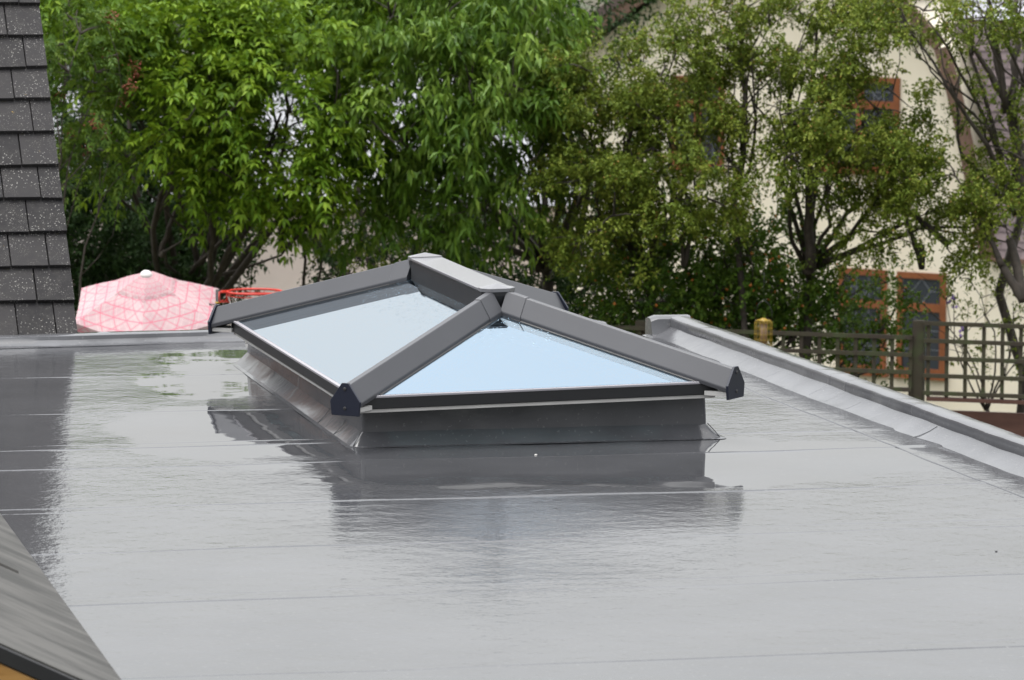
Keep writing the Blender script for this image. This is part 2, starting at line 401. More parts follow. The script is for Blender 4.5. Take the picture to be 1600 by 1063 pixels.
# hip bars
def profile(c, lat, pts, scale=1.): return [(c[0]+lat[0]*u*scale, c[1]+lat[1]*u*scale, c[2]+v*(1 if scale == 1 else 1.04)) for u, v in pts]
PB = [(-.012, .083), (-.015, .082), (-.0635, .003), (-.065, -.002), (-.065, -.018), (.065, -.018), (.065, -.002), (.0635, .003), (.015, .082), (.012, .083)]
for (cx, cy), apx in zip(C4, (ap1, ap1, ap2, ap2)):
    P1 = np.array(apx, float); P0 = np.array([cx, cy, ZE]); d = P0-P1; dh = math.hypot(d[0], d[1]); u = d/dh  # per metre of plan
    lat = np.array([-u[1], u[0]])
    E0 = P0+u*.098
    bar = MB().sweep([profile(E0, lat, PB), profile(P1+u*.075, lat, PB)]); bar = Lb(bar, 'hip_bar', M_['bar'], bevel=.0022)
    Lb(MB().sweep([profile(P1+u*.165, lat, PB, 1.07), profile(P1+u*.060, lat, PB, 1.07)]), 'hip_sleeve', M_['bar'], bar, bevel=.002)
    for s in (-1, 1):
        gk = MB()
        for q0, q1, z0, z1 in ((.0652, .072, -.026, -.012),):
            gk.sweep([[tuple(E0-u*.16+np.array([lat[0]*q*s, lat[1]*q*s, z])) for q, z in ((q0, z0), (q1, z0-.004), (q1, z1-.004), (q0, z1))],
                      [tuple(P1+u*.12+np.array([lat[0]*q*s, lat[1]*q*s, z])) for q, z in ((q0, z0), (q1, z0-.004), (q1, z1-.004), (q0, z1))]])
        Lb(gk, 'gasket', M_['black'], bar)
    PC = [(-.017, .092), (-.0775, .012), (-.070, -.050), (.070, -.050), (.0775, .012), (.017, .092)]
    cap = Lb(MB().sweep([profile(E0+u*.0005*0+u*.001, lat, PC), profile(E0+np.array([u[0], u[1], 0])*.013, lat, PC)]), 'end_cap', M_['cap'], bar, bevel=.002)
    f = E0+np.array([u[0], u[1], 0])*.013
    for zz in (.066, -.018):
        c = f+np.array([0, 0, zz]); uu = np.array([u[0], u[1], 0]); la = np.array([lat[0], lat[1], 0]); zz3 = np.array([0, 0, 1])
        rg = [[tuple(c+uu*dd+rr*(math.cos(t*math.pi/4)*la+math.sin(t*math.pi/4)*zz3)) for t in range(8)] for dd, rr in ((-.001, .0085), (.003, .008), (.0045, .005))]
        Lb(MB().sweep(rg), 'screw', M_['iron'], cap)
    # pale bracket tying eaves beam to the end cap
    br = MB(); q = np.array([lat[0], lat[1], 0])
    s0 = P0-np.array([0, 0, .066])-u*.02; s1 = E0-np.array([0, 0, .0]); s1[2] = s0[2]-.0
    br.hexa([tuple(s0-q*.055), tuple(s0+q*.055), tuple(s1+q*.055), tuple(s1-q*.055)]+[tuple(p+np.array([0, 0, .02])) for p in (s0-q*.055, s0+q*.055, s1+q*.055, s1-q*.055)])
    Lb(br, 'corner_bracket', M_['white'], bar, bevel=.001)
# ridge
HR = .078
r0, r1 = YF+RUN, YB-RUN
ZT = ZA+.081
rid = Lb(MB().sweep([[(x, y, z) for x, z in ((-.0745, ZA-.03), (-.0745, ZT-.0125), (.0745, ZT-.0125), (.0745, ZA-.03))] for y in (r0+.03, r1-.03)]), 'ridge_bar', M_['fascia'], bevel=.0015)  # dark reflection on the ridge sides painted in by this darker material
rp = [(-HR, ZT-.012), (-HR, ZT-.002), (-HR+.004, ZT), (HR-.004, ZT), (HR, ZT-.002), (HR, ZT-.012)]
Lb(MB().sweep([[(x, y, z) for x, z in rp] for y in (r0+.03, r1-.03)]), 'ridge_cap', M_['ridge'], rid, bevel=.0012)
# boss at each end: pointed octagon block with a low pyramid lid
for (yy, s) in ((r0, -1), (r1, 1)):
    pl = [(-HR-.002, .035), (-HR-.002, -.02), (-.045, -.062), (.045, -.062), (HR+.002, -.02), (HR+.002, .035)]
    ring = lambda k, z: [(x*k, yy-s*y*k if False else yy-s*(y+.0)*1.0*(k if k < 1 else 1), z) for x, y in pl]
    b = MB()
    body = [[(x*k, yy+(-s)*y*k*1.0, z) for x, y in pl] for k, z in ((.62, ZA-.045), (.955, ZT-.030), (.96, ZT-.012))]
    b.sweep(body)
    bo = Lb(b, 'ridge_boss', M_['fascia'], rid, bevel=.0015)
    lid = [[(x, yy-s*y, z) for x, y in pl] for z in (ZT-.013, ZT+.0035)]
    m2 = MB(); n = len(pl); vs = lid[0]+lid[1]+[(0, yy-s*.005, ZT+.022)]
    fs = [(i, (i+1) % n, n+(i+1) % n, n+i) for i in range(n)]+[(n+i, n+(i+1) % n, 2*n) for i in range(n)]+[tuple(reversed(range(n)))]
    m2.add(vs, fs); Lb(m2, 'boss_lid', M_['ridge'], bo, bevel=.0015)

# ------------------------------------------------------------------ pitched sheet roof at bottom left
T26 = math.tan(R_(26))
pr = empty('pitched_roof', (-4, -3, -1), 'grey weathered sheet roof sloping down to the near left edge of the flat roof', 'roof')
m = N('weathered_sheet'); v = m.map((1, 14, 1)); v2 = m.map((1.2, 3.2, 1))
c = m.mix(m.ramp(m.noise(1.6, 5, .6, v2), (.4, 0), (.62, 1)), (.038, .037, .034), (.085, .082, .076))
c = m.mix(m.ramp(m.noise(.9, 3, .5, v), (.6, 0), (.66, .75)), c, (.055, .055, .05))
MSH = m.done(m.bsdf(c, .62, m.bump(m.noise(30, 4), .4, .002), spec=.22))
sheet = MB()
ysv = np.linspace(-7.33, 3.2, 60)
SW = 3.0
for y0, y1 in zip(ysv[:-1], ysv[1:]):
    sheet.hexa([(XL+.0, y0, .004), (XL+.0, y1, .004), (XL-SW, y1, SW*T26+.004), (XL-SW, y0, SW*T26+.004), (XL+.012, y0, .018), (XL+.012, y1, .018), (XL-SW, y1, SW*T26+.024), (XL-SW, y0, SW*T26+.024)])
o = sheet.build('roof_sheet', MSH, pr)
rd = MB()
for y in (-6.55, -5.2, -4.1, -3.0, -1.8, -.6, .6, 1.8):
    s0 = .55 if y < -6.4 else .12
    rd.hexa([(XL-s0, y-.012, s0*T26+.020), (XL-s0, y+.012, s0*T26+.020), (XL-SW+.05, y+.012, (SW-.05)*T26+.02), (XL-SW+.05, y-.012, (SW-.05)*T26+.02), (XL-s0, y-.006, s0*T26+.034), (XL-s0, y+.006, s0*T26+.034), (XL-SW+.05, y+.006, (SW-.05)*T26+.034), (XL-SW+.05, y-.006, (SW-.05)*T26+.034)])
rd.build('sheet_rib', MSH, pr, bevel=.003)
vt = MB().hexa([(XL+.0, -7.36, -.035), (XL, -7.331, -.035), (XL-SW, -7.331, SW*T26-.025), (XL-SW, -7.36, SW*T26-.025), (XL, -7.36, .016), (XL, -7.331, .016), (XL-SW, -7.331, SW*T26+.022), (XL-SW, -7.36, SW*T26+.022)])
vt.build('verge_trim', M_['black'], pr, bevel=.003)
m = N('ochre_timber'); c = m.mix(m.ramp(m.noise(4, 6, .6, m.map((1, 1, 9))), (.35, 0), (.65, 1)), (.30, .15, .035), (.42, .23, .07))
MO = m.done(m.bsdf(c, .45, m.bump(m.noise(30, 4, .5, m.map((1, 1, 8))), .3, .003)))
MB().hexa([(XL, -7.355, -.42), (XL, -7.331, -.42), (XL-SW, -7.331, SW*T26-.40), (XL-SW, -7.355, SW*T26-.40), (XL, -7.355, -.038), (XL, -7.331, -.038), (XL-SW, -7.331, SW*T26-.028), (XL-SW, -7.355, SW*T26-.028)]).build('bargeboard', MO, pr, bevel=.003)
MB().box((XL-SW, -7.28, -3.2), (XL-.02, 3.1, -.12)).build('wall', M_['render'], pr)

# ------------------------------------------------------------------ tiled roof at far left
th = empty('tiled_roof', (-4, 3, -3), 'steep dark concrete tiled roof flecked with lichen, rising at the far left', 'roof')
m = N('lichen_tiles')
ri = m.n('NewGeometry').outputs['Random Per Island']
c = m.mix(ri, (.020, .019, .020), (.036, .034, .035))
c = m.mix(m.ramp(m.noise(18, 5, .6), (.4, 0), (.7, .5)), c, (.04, .038, .036))
vo = m.n('TexVoronoi', {'Vector': m.obj(), 'Scale': 62}); vo2 = m.n('TexVoronoi', {'Vector': m.obj(), 'Scale': 130})
sp = m.mth('MAXIMUM', m.mth('MULTIPLY', m.ramp(vo.outputs['Distance'], (.17, 1), (.25, 0)), m.ramp(m.noise(5, 4, .7), (.44, 0), (.56, 1))), m.mth('MULTIPLY', m.ramp(vo2.outputs['Distance'], (.15, .8), (.24, 0)), m.ramp(m.noise(9, 4, .7), (.46, 0), (.6, 1))))
c = m.mix(m.mth('MULTIPLY', sp, .62), c, (.32, .31, .29))
ye = m.mth('MULTIPLY', m.ramp(m.noise(17, 4, .7), (.70, 0), (.73, 1)), m.ramp(m.noise(4, 3), (.5, 0), (.56, 1)))
c = m.mix(ye, c, (.40, .25, .04))
MT = m.done(m.bsdf(c, .7, m.bump(m.noise(90, 4), .6, .002), spec=.12))
S0 = np.array([-1.4586, 2.95, -.05]); c45 = math.cos(R_(45))
# tile courses: u along -X from the verge, s up slope
TM = Matrix(((1, 0, 0, S0[0]), (0, c45, -c45, S0[1]), (0, c45, c45, S0[2]), (0, 0, 0, 1)))
GA = .2405; TW = .203; rng = random.Random(5)
verge_x = lambda s: 0.0
tl = MB()
for r in range(-2, 22):
    s = r*GA+.045
    off = [0.0, .118][r % 2]
    x = 0
    k = 0
    while x > -2.2:
        wdt = (TW if (k > 0 or r % 2) else .118); wdt = TW if k else [.118, TW][r % 2]
        x1 = x-wdt+.0055+rng.uniform(0, .002)
        j = rng.uniform(-.006, .006); j2 = rng.uniform(-.004, .004); h = rng.uniform(0, .003); e = rng.uniform(-.004, .005) if k == 0 else 0
        th0 = .028
        a0, a1 = s+j, s+GA+.06
        # lower end thick and proud, upper end tucked under the next course
        tl.hexa([tuple(TM @ Vector(p)) for p in ((x1, a0+j2, .010+h), (x+e, a0, .010+h), (x+e, a1, -.018), (x1, a1, -.018), (x1, a0+j2+.002, .010+h+th0), (x+e, a0+.002, .010+h+th0), (x+e, a1, -.018+th0), (x1, a1, -.018+th0))])
        x -= wdt; k += 1
tl.build('roof_tiles', MT, th, bevel=.0025)
MB().hexa([tuple(TM @ Vector(p)) for p in ((-2.6, -.6, -.09), (-.03, -.6, -.09), (-.03, 5.3, -.09), (-2.6, 5.3, -.09), (-2.6, -.6, -.022), (-.03, -.6, -.022), (-.03, 5.3, -.022), (-2.6, 5.3, -.022))]).build('roof_deck', M_['black'], th)
# moss along the lower tile edges
ms = MB(); rg = random.Random(8)
for r in range(-1, 21):
    for k in range(26):
        if rg.random() < .55:
            u = -rg.random()*1.2; q = rg.uniform(.004, .012); s = r*GA+.045-.002
            c_ = Vector((u, s, .012))
            ms.add([tuple(TM @ (c_+Vector((dx*q*1.8, dy*q*.5, dz*q)))) for dx, dy, dz in ((1, 0, 0), (-1, 0, 0), (0, 1, 0), (0, -1, 0), (0, 0, 1), (0, 0, -1))], [(0, 2, 4), (2, 1, 4), (1, 3, 4), (3, 0, 4), (2, 0, 5), (1, 2, 5), (3, 1, 5), (0, 3, 5)])
ms.build('moss', simple('dark_moss', (.03, .028, .018), .9, .3, 30, .4), th)
MB().add([(-4, 3.0, -3.5), (-1.5, 3.0, -3.5), (-1.5, 3.0, -.12), (-4, 3.0, -.12), (-4, 6.6, -3.5), (-1.5, 6.6, -3.5), (-1.5, 6.6, 3.4), (-4, 6.6, 3.4)], [(0, 1, 2, 3), (4, 5, 6, 7), (1, 5, 6, 2), (0, 4, 7, 3), (3, 2, 6, 7)]).build('wall', simple('old_brick', (.22, .1, .06), .85, .2, 8), th)

# ------------------------------------------------------------------ cream house behind the trees
class Plane:
    def __init__(s, px, py, D, ang):
        s.o = at(px, py, D); Fh = np.array([_F[0], _F[1], 0]); Fh /= np.linalg.norm(Fh); Rh = np.array([Fh[1], -Fh[0], 0])
        a = R_(ang); s.ex = Rh*math.cos(a)-Fh*math.sin(a); s.ey = Fh*math.cos(a)+Rh*math.sin(a); s.ez = np.array([0, 0, 1.])
    def uv(s, px, py):
        v = _F+_R*(px-800)/FPX-_U*(py-531.5)/FPX
        t = np.dot(s.o-CAM, s.ey)/np.dot(v, s.ey); p = CAM+t*v-s.o
        return float(np.dot(p, s.ex)), float(p[2])
    def P(s, u, v, w=0): return s.o+s.ex*u+s.ez*v+s.ey*w
    def prism(s, mb, poly, w0, w1): return mb.prism(poly, s.P(0, 0, w0), s.ex, s.ey*(w1-w0), s.ez)
    def rect(s, mb, u0, v0, u1, v1, w0, w1): return s.prism(mb, [(u0, v0), (u1, v0), (u1, v1), (u0, v1)], w0, w1)
H = Plane(1300, 400, 55, 30)
base = H.P(0, 0, 0); base[2] = -6.4
hs_ = empty('gabled_house', tuple(base), 'cream gabled house with orange brown timber windows standing behind the trees', 'house')
m = N('cream_painted_wall'); c = m.mix(m.ramp(m.noise(.8, 6, .6), (.35, 0), (.7, 1)), (.72, .645, .50), (.80, .735, .60))
c = m.mix(m.ramp(m.noise(2.5, 5, .6, m.map((1, 1, .15))), (.62, 0), (.75, .3)), c, (.5, .45, .36))
MCW = m.done(m.bsdf(c, .8, m.bump(m.noise(25, 4), .3, .01)))
uv = H.uv
gl, gr = [uv(*p) for p in ((897, 90), (1015, 8), (1190, -112))], [uv(*p) for p in ((1406, 8), (1468, 78), (1487, 144), (1500, 199), (1540, 405))]
zb = -6.6-H.o[2]
wall = [(gl[0][0], zb)]+gl+gr+[(gr[-1][0], zb)]
wm = MB(); H.prism(wm, wall[::-1], 0, 7)
wob_ = wm.build('wall', MCW, hs_)
M_['brown'] = simple('brown_timber', (.13, .075, .05), .6, .15, 10)
M_['orange'] = simple('orange_brown_timber', (.20, .062, .018), .42, .18, 9)
def board(pts, wid, w0, w1, name, mat, par=hs_):
    mb = MB()
    for a, b in zip(pts[:-1], pts[1:]):
        d = np.array(b)-np.array(a); d /= np.linalg.norm(d); nn = np.array([-d[1], d[0]])*wid
        H.prism(mb, [tuple(a), tuple(np.array(a)+nn), tuple(np.array(b)+nn), tuple(b)], w0, w1)
    return mb.build(name, mat, par)
ext_l = [(gl[0][0]-.5, gl[0][1]-.33)]+gl[1:]
board(ext_l, .16, -.32, -.24, 'bargeboard', M_['brown'])
board(gl[2:]+gr, .16, -.16, -.06, 'bargeboard', M_['brown'])
board([(p[0], p[1]+.165) for p in ext_l], .12, -.34, 7.2, 'roof', simple('brown_roof_tiles', (.09, .062, .055), .6, .25, 12))
board([(p[0], p[1]+.165) for p in [gl[2]]+gr[:1]], .12, -.34, 7.2, 'roof', bpy.data.materials['brown_roof_tiles'])
# cladding tiles to the right of the verge
vy = [10, 78, 144, 199, 405, 450]; vx = [1420, 1486, 1506, 1520, 1560, 1568]
m = N('plum_clay_tiles'); ri = m.n('NewGeometry').outputs['Random Per Island']
c = m.mix(ri, (.105, .075, .078), (.175, .13, .13)); MPT = m.done(m.bsdf(c, .45, m.bump(m.noise(40, 3), .3, .004)))
vU = [uv(x, y) for x, y in zip(vx, vy)]
def vergeU(v): return float(np.interp(-v, [-p[1] for p in vU], [p[0] for p in vU]))
ttop, tbot = uv(1520, 48)[1], uv(1570, 402)[1]
ct = MB(); rr = 0; v = tbot; rg = random.Random(4)
while v < ttop:
    lean = (v-tbot)*.22
    u = vergeU(v)+.02; u0 = u-(.08 if rr % 2 else 0)
    while u0 < 4.0:
        a = max(u0, u); b = u0+.158
        if b > a+.02:
            w0 = -.10+lean
            ct.hexa([tuple(H.P(*p)) for p in ((a, v, w0-.006), (b, v, w0-.006), (b, v+.12, w0+.035), (a, v+.12, w0+.035), (a, v+rg.uniform(-.003, .003), w0-.022), (b, v, w0-.022), (b, v+.12, w0+.02), (a, v+.12, w0+.02))])
        u0 += .163
    v += .102; rr += 1
ct.build('tile_hanging', MPT, hs_)
bk = MB(); H.prism(bk, [(vergeU(tbot)+.01, tbot-.05), (4.2, tbot-.05), (4.2, tbot+.35), (vergeU(tbot+.35), tbot+.35)], -.02, 7)
H.prism(bk, [(vergeU(tbot)+.01, tbot+.352), (4.2, tbot+.352), (4.2, ttop+.1), (vergeU(ttop)+.02, ttop+.1)], .75, 7)
bk.build('wing_wall', M_['brown'], hs_)
u0, v0 = uv(1536, 408)
lw_ = MB(); H.rect(lw_, gr[-1][0]+.002, zb, 4.2, tbot-.06, .02, 6.9); lw_.build('side_wall', MCW, hs_)
so = MB(); H.rect(so, uv(1552, 405)[0], tbot-.055, 4.2, tbot+.0, -.16, .0); so.build('soffit', M_['brown'], hs_)
# pale slates above the tile hanging
m = N('sky_pale_wet_slate'); ri = m.n('NewGeometry').outputs['Random Per Island']
c = m.mix(ri, (.24, .24, .27), (.34, .34, .37)); MPS = m.done(m.bsdf(c, .3, m.bump(m.noise(30, 3), .2, .004)))  # sky reflected off wet slate put into the pale colour
ps = MB(); v = 0; rr = 0
for r in range(14):
    u = vergeU(ttop)-.1-(.1 if r % 2 else 0)
    z0 = ttop+.10+r*.10; w0 = .7+r*.17
    while u < 4.2:
        ps.hexa([tuple(H.P(*p)) for p in ((u, z0, w0), (u+.196, z0, w0), (u+.196, z0+.11, w0+.22), (u, z0+.11, w0+.22), (u, z0+.012, w0-.002), (u+.196, z0+.012, w0-.002), (u+.196, z0+.115, w0+.22), (u, z0+.115, w0+.22))]); u += .2
ps.build('slate_roof', MPS, hs_)
# windows
m = N('dark_window_glass'); MWG = m.done(m.bsdf((.03, .035, .045), .08, m.bump(m.noise(3, 2), .3, .004), spec=.6))
M_['lead'] = simple('lead_came', (.14, .15, .17), .5)
def window(x0, y0, x1, y1, split, mull=None, fan='cross'):
    (u0, v1), (u1, v0) = uv(x0, y0), uv(x1, y1)
    t = .075; fr = MB()
    H.rect(fr, u0, v0, u0+t, v1, -.03, .05); H.rect(fr, u1-t, v0, u1, v1, -.03, .05); H.rect(fr, u0+t, v1-t, u1-t, v1, -.028, .05); H.rect(fr, u0+t, v0, u1-t, v0+t, -.028, .05)
    vs = v0+(v1-v0)*split; H.rect(fr, u0+t, vs-.05, u1-t, vs+.05, -.029, .05)
    cells = [(u0+t, u1-t)]
    if mull:
        um = u0+(u1-u0)*mull; H.rect(fr, um-.045, v0+t, um+.045, vs-.05, -.027, .05); H.rect(fr, um-.045, vs+.05, um+.045, v1-t, -.027, .05); cells = [(u0+t, um-.045), (um+.045, u1-t)]
    f = fr.build('window', M_['orange'], hs_)
    g = MB(); H.rect(g, u0+t*.5, v0+t*.5, u1-t*.5, v1-t*.5, -.006, -.001); g.build('pane', MWG, f)
    l = MB()
    def bar(a, b, w=.009):
        d = np.array(b)-np.array(a); L = np.linalg.norm(d); d /= L; nn = np.array([-d[1], d[0]])*w/2; a = np.array(a); b = np.array(b)
        H.prism(l, [tuple(a-nn), tuple(b-nn), tuple(b+nn), tuple(a+nn)], -.011, -.007)
    for a, b in cells:
        mu = (a+b)/2; w_ = b-a
        # fanlight with a lozenge
        f0, f1 = vs+.05, v1-t; mv = (f0+f1)/2
        if fan == 'cross':
            for k in (.33, .66): bar((a+w_*k, f0), (a+w_*k, f1))
            bar((a, mv), (b, mv)); bar((mu-.09, mv), (mu, f0+.02)); bar((mu, f0+.02), (mu+.09, mv))
        else:
            for p, q in (((mu, f1), (mu+.12, mv)), ((mu+.12, mv), (mu, f0)), ((mu, f0), (mu-.12, mv)), ((mu-.12, mv), (mu, f1)), ((a, mv), (mu-.12, mv)), ((mu+.12, mv), (b, mv))): bar(p, q)
        g0, g1 = v0+t, vs-.05; n = max(2, int((g1-g0)/.22))
        for k in range(1, n): bar((a, g0+(g1-g0)*k/n), (b, g0+(g1-g0)*k/n), .008)
        for k in (.33, .66): bar((a+w_*k, g0), (a+w_*k, g1), .008)
    l.build('lead_came', M_['lead'], f)
    s = MB(); H.rect(s, u0-.04, v0-.05, u1+.04, v0-.003, -.09, .02); s.build('sill', M_['orange'], f)
window(1311, 418, 1385, 582, .66, fan='cross'); window(1403, 424, 1477, 588, .66, fan='loz')
window(1284, 118, 1405, 268, .70, .5); window(1050, 118, 1132, 262, .70, .5)

# ------------------------------------------------------------------ pale house behind the left hand trees
G = Plane(400, 400, 62, -12)
gb = empty('slate_roofed_house', (float(G.o[0]), float(G.o[1]), -6.4), 'pale rendered house with a slate roof tinted pale with sky sheen glimpsed behind the left hand trees', 'house')
g = G.uv; (a, e0), (b, _) = g(40, 330), g(905, 330)
pw = MB(); G.rect(pw, a+.3, -6.6-G.o[2], b-.3, e0, 0, 6)
pw.build('wall', simple('pale_pink_render', (.60, .52, .48), .8, .06, 2), gb)
m = N('sky_pale_slates'); ri = m.n('NewGeometry').outputs['Random Per Island']
c = m.mix(ri, (.17, .175, .19), (.26, .265, .28)); MGS = m.done(m.bsdf(c, .35, m.bump(m.noise(20, 3), .2, .004)))  # base colour lifted to stand in for sky reflected by wet slates
ps = MB()
for r in range(15):
    u = a-(.15 if r % 2 else 0); z0 = e0+r*.125; w0 = -.25+r*.175
    while u < b:
        ps.hexa([tuple(G.P(*p)) for p in ((u, z0-.01, w0), (u+.295, z0-.01, w0), (u+.295, z0+.13, w0+.2), (u, z0+.13, w0+.2), (u, z0+.008, w0-.004), (u+.295, z0+.008, w0-.004), (u+.295, z0+.14, w0+.2), (u, z0+.14, w0+.2))]); u += .3
ps.build('slate_roof', MGS, gb)
zt = e0+15*.125
bk = MB(); bk.add([tuple(G.P(*p)) for p in ((a+.1, e0-.03, .05), (b-.1, e0-.03, .05), (b-.1, zt-.05, 2.6), (a+.1, zt-.05, 2.6), (a+.1, e0-.03, 6), (b-.1, e0-.03, 6), (b-.1, zt-.05, 4), (a+.1, zt-.05, 4))], [(0, 1, 2, 3), (4, 7, 6, 5), (3, 2, 6, 7), (0, 3, 7, 4), (1, 5, 6, 2), (0, 4, 5, 1)])
bk.build('roof_body', M_['iron'], gb)

# ------------------------------------------------------------------ foliage machinery
def nrm(v): return v/(np.linalg.norm(v, axis=-1, keepdims=True)+1e-9)
def leaf_mesh(name, P, Ax, Nn, L, W, mat, parent, tone, droop=.25, fold=.12):
    n = len(P); Ax = nrm(Ax); S = nrm(np.cross(Ax, Nn)); Nn = np.cross(S, Ax); L = L[:, None]; W = W[:, None]
    mid = P+Ax*L*.45
    tip = P+Ax*L-np.array([0, 0, 1.])*L*droop
    v = np.stack([P, mid+S*W*.5+Nn*W*fold, tip, mid-S*W*.5+Nn*W*fold], 1).reshape(-1, 3)
    i = np.arange(n)[:, None]*4
    f = np.concatenate([i+np.array([0, 2, 1]), i+np.array([0, 3, 2])], 1).reshape(-1)
    me = bpy.data.meshes.new(name); me.vertices.add(4*n); me.vertices.foreach_set('co', v.astype(np.float32).ravel())
    me.loops.add(6*n); me.loops.foreach_set('vertex_index', f.astype(np.int32))
    me.polygons.add(2*n); me.polygons.foreach_set('loop_start', np.arange(0, 6*n, 3, dtype=np.int32)); me.update(calc_edges=True)
    at_ = me.attributes.new('tone', 'FLOAT', 'POINT'); at_.data.foreach_set('value', np.repeat(tone, 4).astype(np.float32))
    me.validate()
    return link(name, me, mat, parent)

def blob_points(rs, blobs, per, shell=.35, gap=0):
    """cluster centres inside ellipsoids given as (px, py, D, rx, ry(depth), rz, weight)"""
    C, B = [], []
    for (px, py, D, rx, ry, rz, wt) in blobs:
        c = at(px, py, D); n = max(1, int(per*wt*rx*ry*rz))
        d = nrm(rs.normal(size=(n, 3))); r = rs.uniform(shell, 1, (n, 1))**.6
        q = d*r*np.array([rx, ry, rz])
        F2 = np.array([_F[0], _F[1], 0]); F2 /= np.linalg.norm(F2); R2 = np.array([F2[1], -F2[0], 0])
        p = c+q[:, :1]*R2+q[:, 1:2]*F2+q[:, 2:]*np.array([0, 0, 1.])
        el = (p[:, 2]+2.62)/((p-CAM)@_F); p = p[el < .1165+rs.uniform(-.004, .002, len(p))]
        if gap > 0:      # leave real holes between the clumps
            g_ = np.sin(p@np.array([5.1, 2.3, 1.7])*1.1+1)*np.sin(p@np.array([-1.9, 1.4, 6.3])+.5)+.8*np.sin(p@np.array([8.3, -3.1, 7.7])+2)*np.sin(p@np.array([-7.1, 3.7, 5.9]))
            p = p[g_ > np.quantile(g_, gap)] if len(p) > 6 else p
        C.append(p); B.append(np.repeat(c[None], len(p), 0))
    return np.concatenate(C), np.concatenate(B)

def sprays(rs, C, B, ns, up=.35, out=.8, rad=.08):
    n = len(C); k = np.repeat(np.arange(n), ns); d = nrm(rs.normal(size=(len(k), 3))*.9+nrm(C-B)[k]*out+np.array([0, 0, up]))
    return C[k]+rs.normal(size=(len(k), 3))*rad, d, k

def foliage_pinnate(rs, C, B, ns, Lr, leafL, leafW, pairs, droop):
    P0, d, k = sprays(rs, C, B, ns); t = np.linspace(.25, 1, pairs)
    S = len(P0); lr = Lr*rs.uniform(.7, 1.2, S)
    side_ = nrm(np.cross(d, [0, 0, 1.]+rs.normal(size=(S, 3))*.25)); upv = np.cross(side_, d)
    P, A_, Nn, L, W, T = [], [], [], [], [], []
    ctone = rs.uniform(0, 1, len(C))[k]*.7+rs.uniform(0, 1, S)*.3
    for q in t:
        pos = P0+d*(lr*q)[:, None]-np.array([0, 0, 1.])*(lr*q*q*droop)[:, None]
        for s in (-1, 1):
            P.append(pos); A_.append(d*.75+side_*s*1.0-np.array([0, 0, 1.])*rs.uniform(.1, .6, (S, 1))+rs.normal(size=(S, 3))*.18); Nn.append(upv+rs.normal(size=(S, 3))*.3)
            L.append(leafL*rs.uniform(.75, 1.15, S)); W.append(leafW*rs.uniform(.8, 1.1, S)); T.append(ctone)
    pos = P0+d*lr[:, None]-np.array([0, 0, 1.])*(lr*droop)[:, None]
    P.append(pos); A_.append(d-np.array([0, 0, 1.])*rs.uniform(.3, .9, (S, 1))); Nn.append(upv); L.append(leafL*rs.uniform(.9, 1.2, S)); W.append(leafW*rs.uniform(.8, 1.1, S)); T.append(ctone)
    return [np.concatenate(x) for x in (P, A_, Nn, L, W, T)]

def foliage_twig(rs, C, B, ns, Lr, leafL, leafW, m, droop, hang=.0, spread=.9, up=.2, rad=.08):
    P0, d, k = sprays(rs, C, B, ns, up=up, rad=rad); S = len(P0); lr = Lr*rs.uniform(.5, 1.2, S); ctone = rs.uniform(0, 1, len(C))[k]*.6+rs.uniform(0, 1, S)*.4
    P, A_, Nn, L, W, T = [], [], [], [], [], []
    for i in range(m):
        q = (i+rs.uniform(0, 1, S))/m
        pos = P0+d*(lr*q)[:, None]-np.array([0, 0, 1.])*(lr*q*q*droop)[:, None]+rs.normal(size=(S, 3))*.012
        P.append(pos); A_.append(d*.4+nrm(rs.normal(size=(S, 3)))*spread-np.array([0, 0, 1.])*hang); Nn.append(rs.normal(size=(S, 3))*.6+np.array([0, 0, 1.]))
        L.append(leafL*rs.uniform(.6, 1.2, S)); W.append(leafW*rs.uniform(.7, 1.1, S)); T.append(ctone)
    return [np.concatenate(x) for x in (P, A_, Nn, L, W, T)], (P0, d, lr)

M_['bark'] = simple('dark_bark', (.045, .036, .028), .85, .3, 20, .5)
M_['bark2'] = simple('grey_bark', (.10, .09, .075), .85, .25, 20, .5)
def limb(mb, p, q, r0, r1, rs, bend=.12, n=7):
    p = np.array(p, float); q = np.array(q, float); L = np.linalg.norm(q-p); b = rs.normal(size=3)*L*bend; b[2] = abs(b[2])*.6
    pts = [p+(q-p)*t+b*math.sin(math.pi*t)*(1-.3*t)+rs.normal(size=3)*L*.010 for t in np.linspace(0, 1, n)]
    mb.tube(pts, [r0+(r1-r0)*t**.8 for t in np.linspace(0, 1, n)], 6); return pts
def skeleton(rs, foot, C, blobs, r=.09, ntw=140, extra=(), mat='bark', fork=None):
    mb = MB(); nodes = []
    foot = np.array(foot); top = foot.copy() if fork is None else np.array(fork)
    if fork is not None:
        pts = limb(mb, foot, top, r, r*.75, rs, .04, 9); nodes += pts[5:]
    for b in blobs:
        c = at(b[0], b[1], b[2]); pts = limb(mb, top, c, r*.5, r*.14, rs, .12, 8); nodes += pts[2:]
        main = pts
        for _ in range(3):
            q = c+rs.normal(size=3)*np.array([b[3], b[4], b[5]])*.5; pts = limb(mb, main[rs.integers(3, 7)], q, r*.2, r*.06, rs, .15, 6); nodes += pts[1:]
    for (x0, y0, x1, y1, D, w0, w1) in extra:
        a0 = at(x0, y0, D); na = np.array(nodes); j = np.argmin(((na-a0)**2).sum(1)); limb(mb, na[j], a0, w0*.8, w0, rs, .05, 5)
        nodes += limb(mb, a0, at(x1, y1, D+rs.uniform(-.2, .2)), w0, w1, rs, .05, 9)
    nodes = np.array(nodes); sel = rs.choice(len(C), min(ntw, len(C)), replace=False)
    for i in sel:
        j = np.argmin(((nodes-C[i])**2).sum(1)); limb(mb, nodes[j], C[i], .009, .003, rs, .12, 5)
    return mb
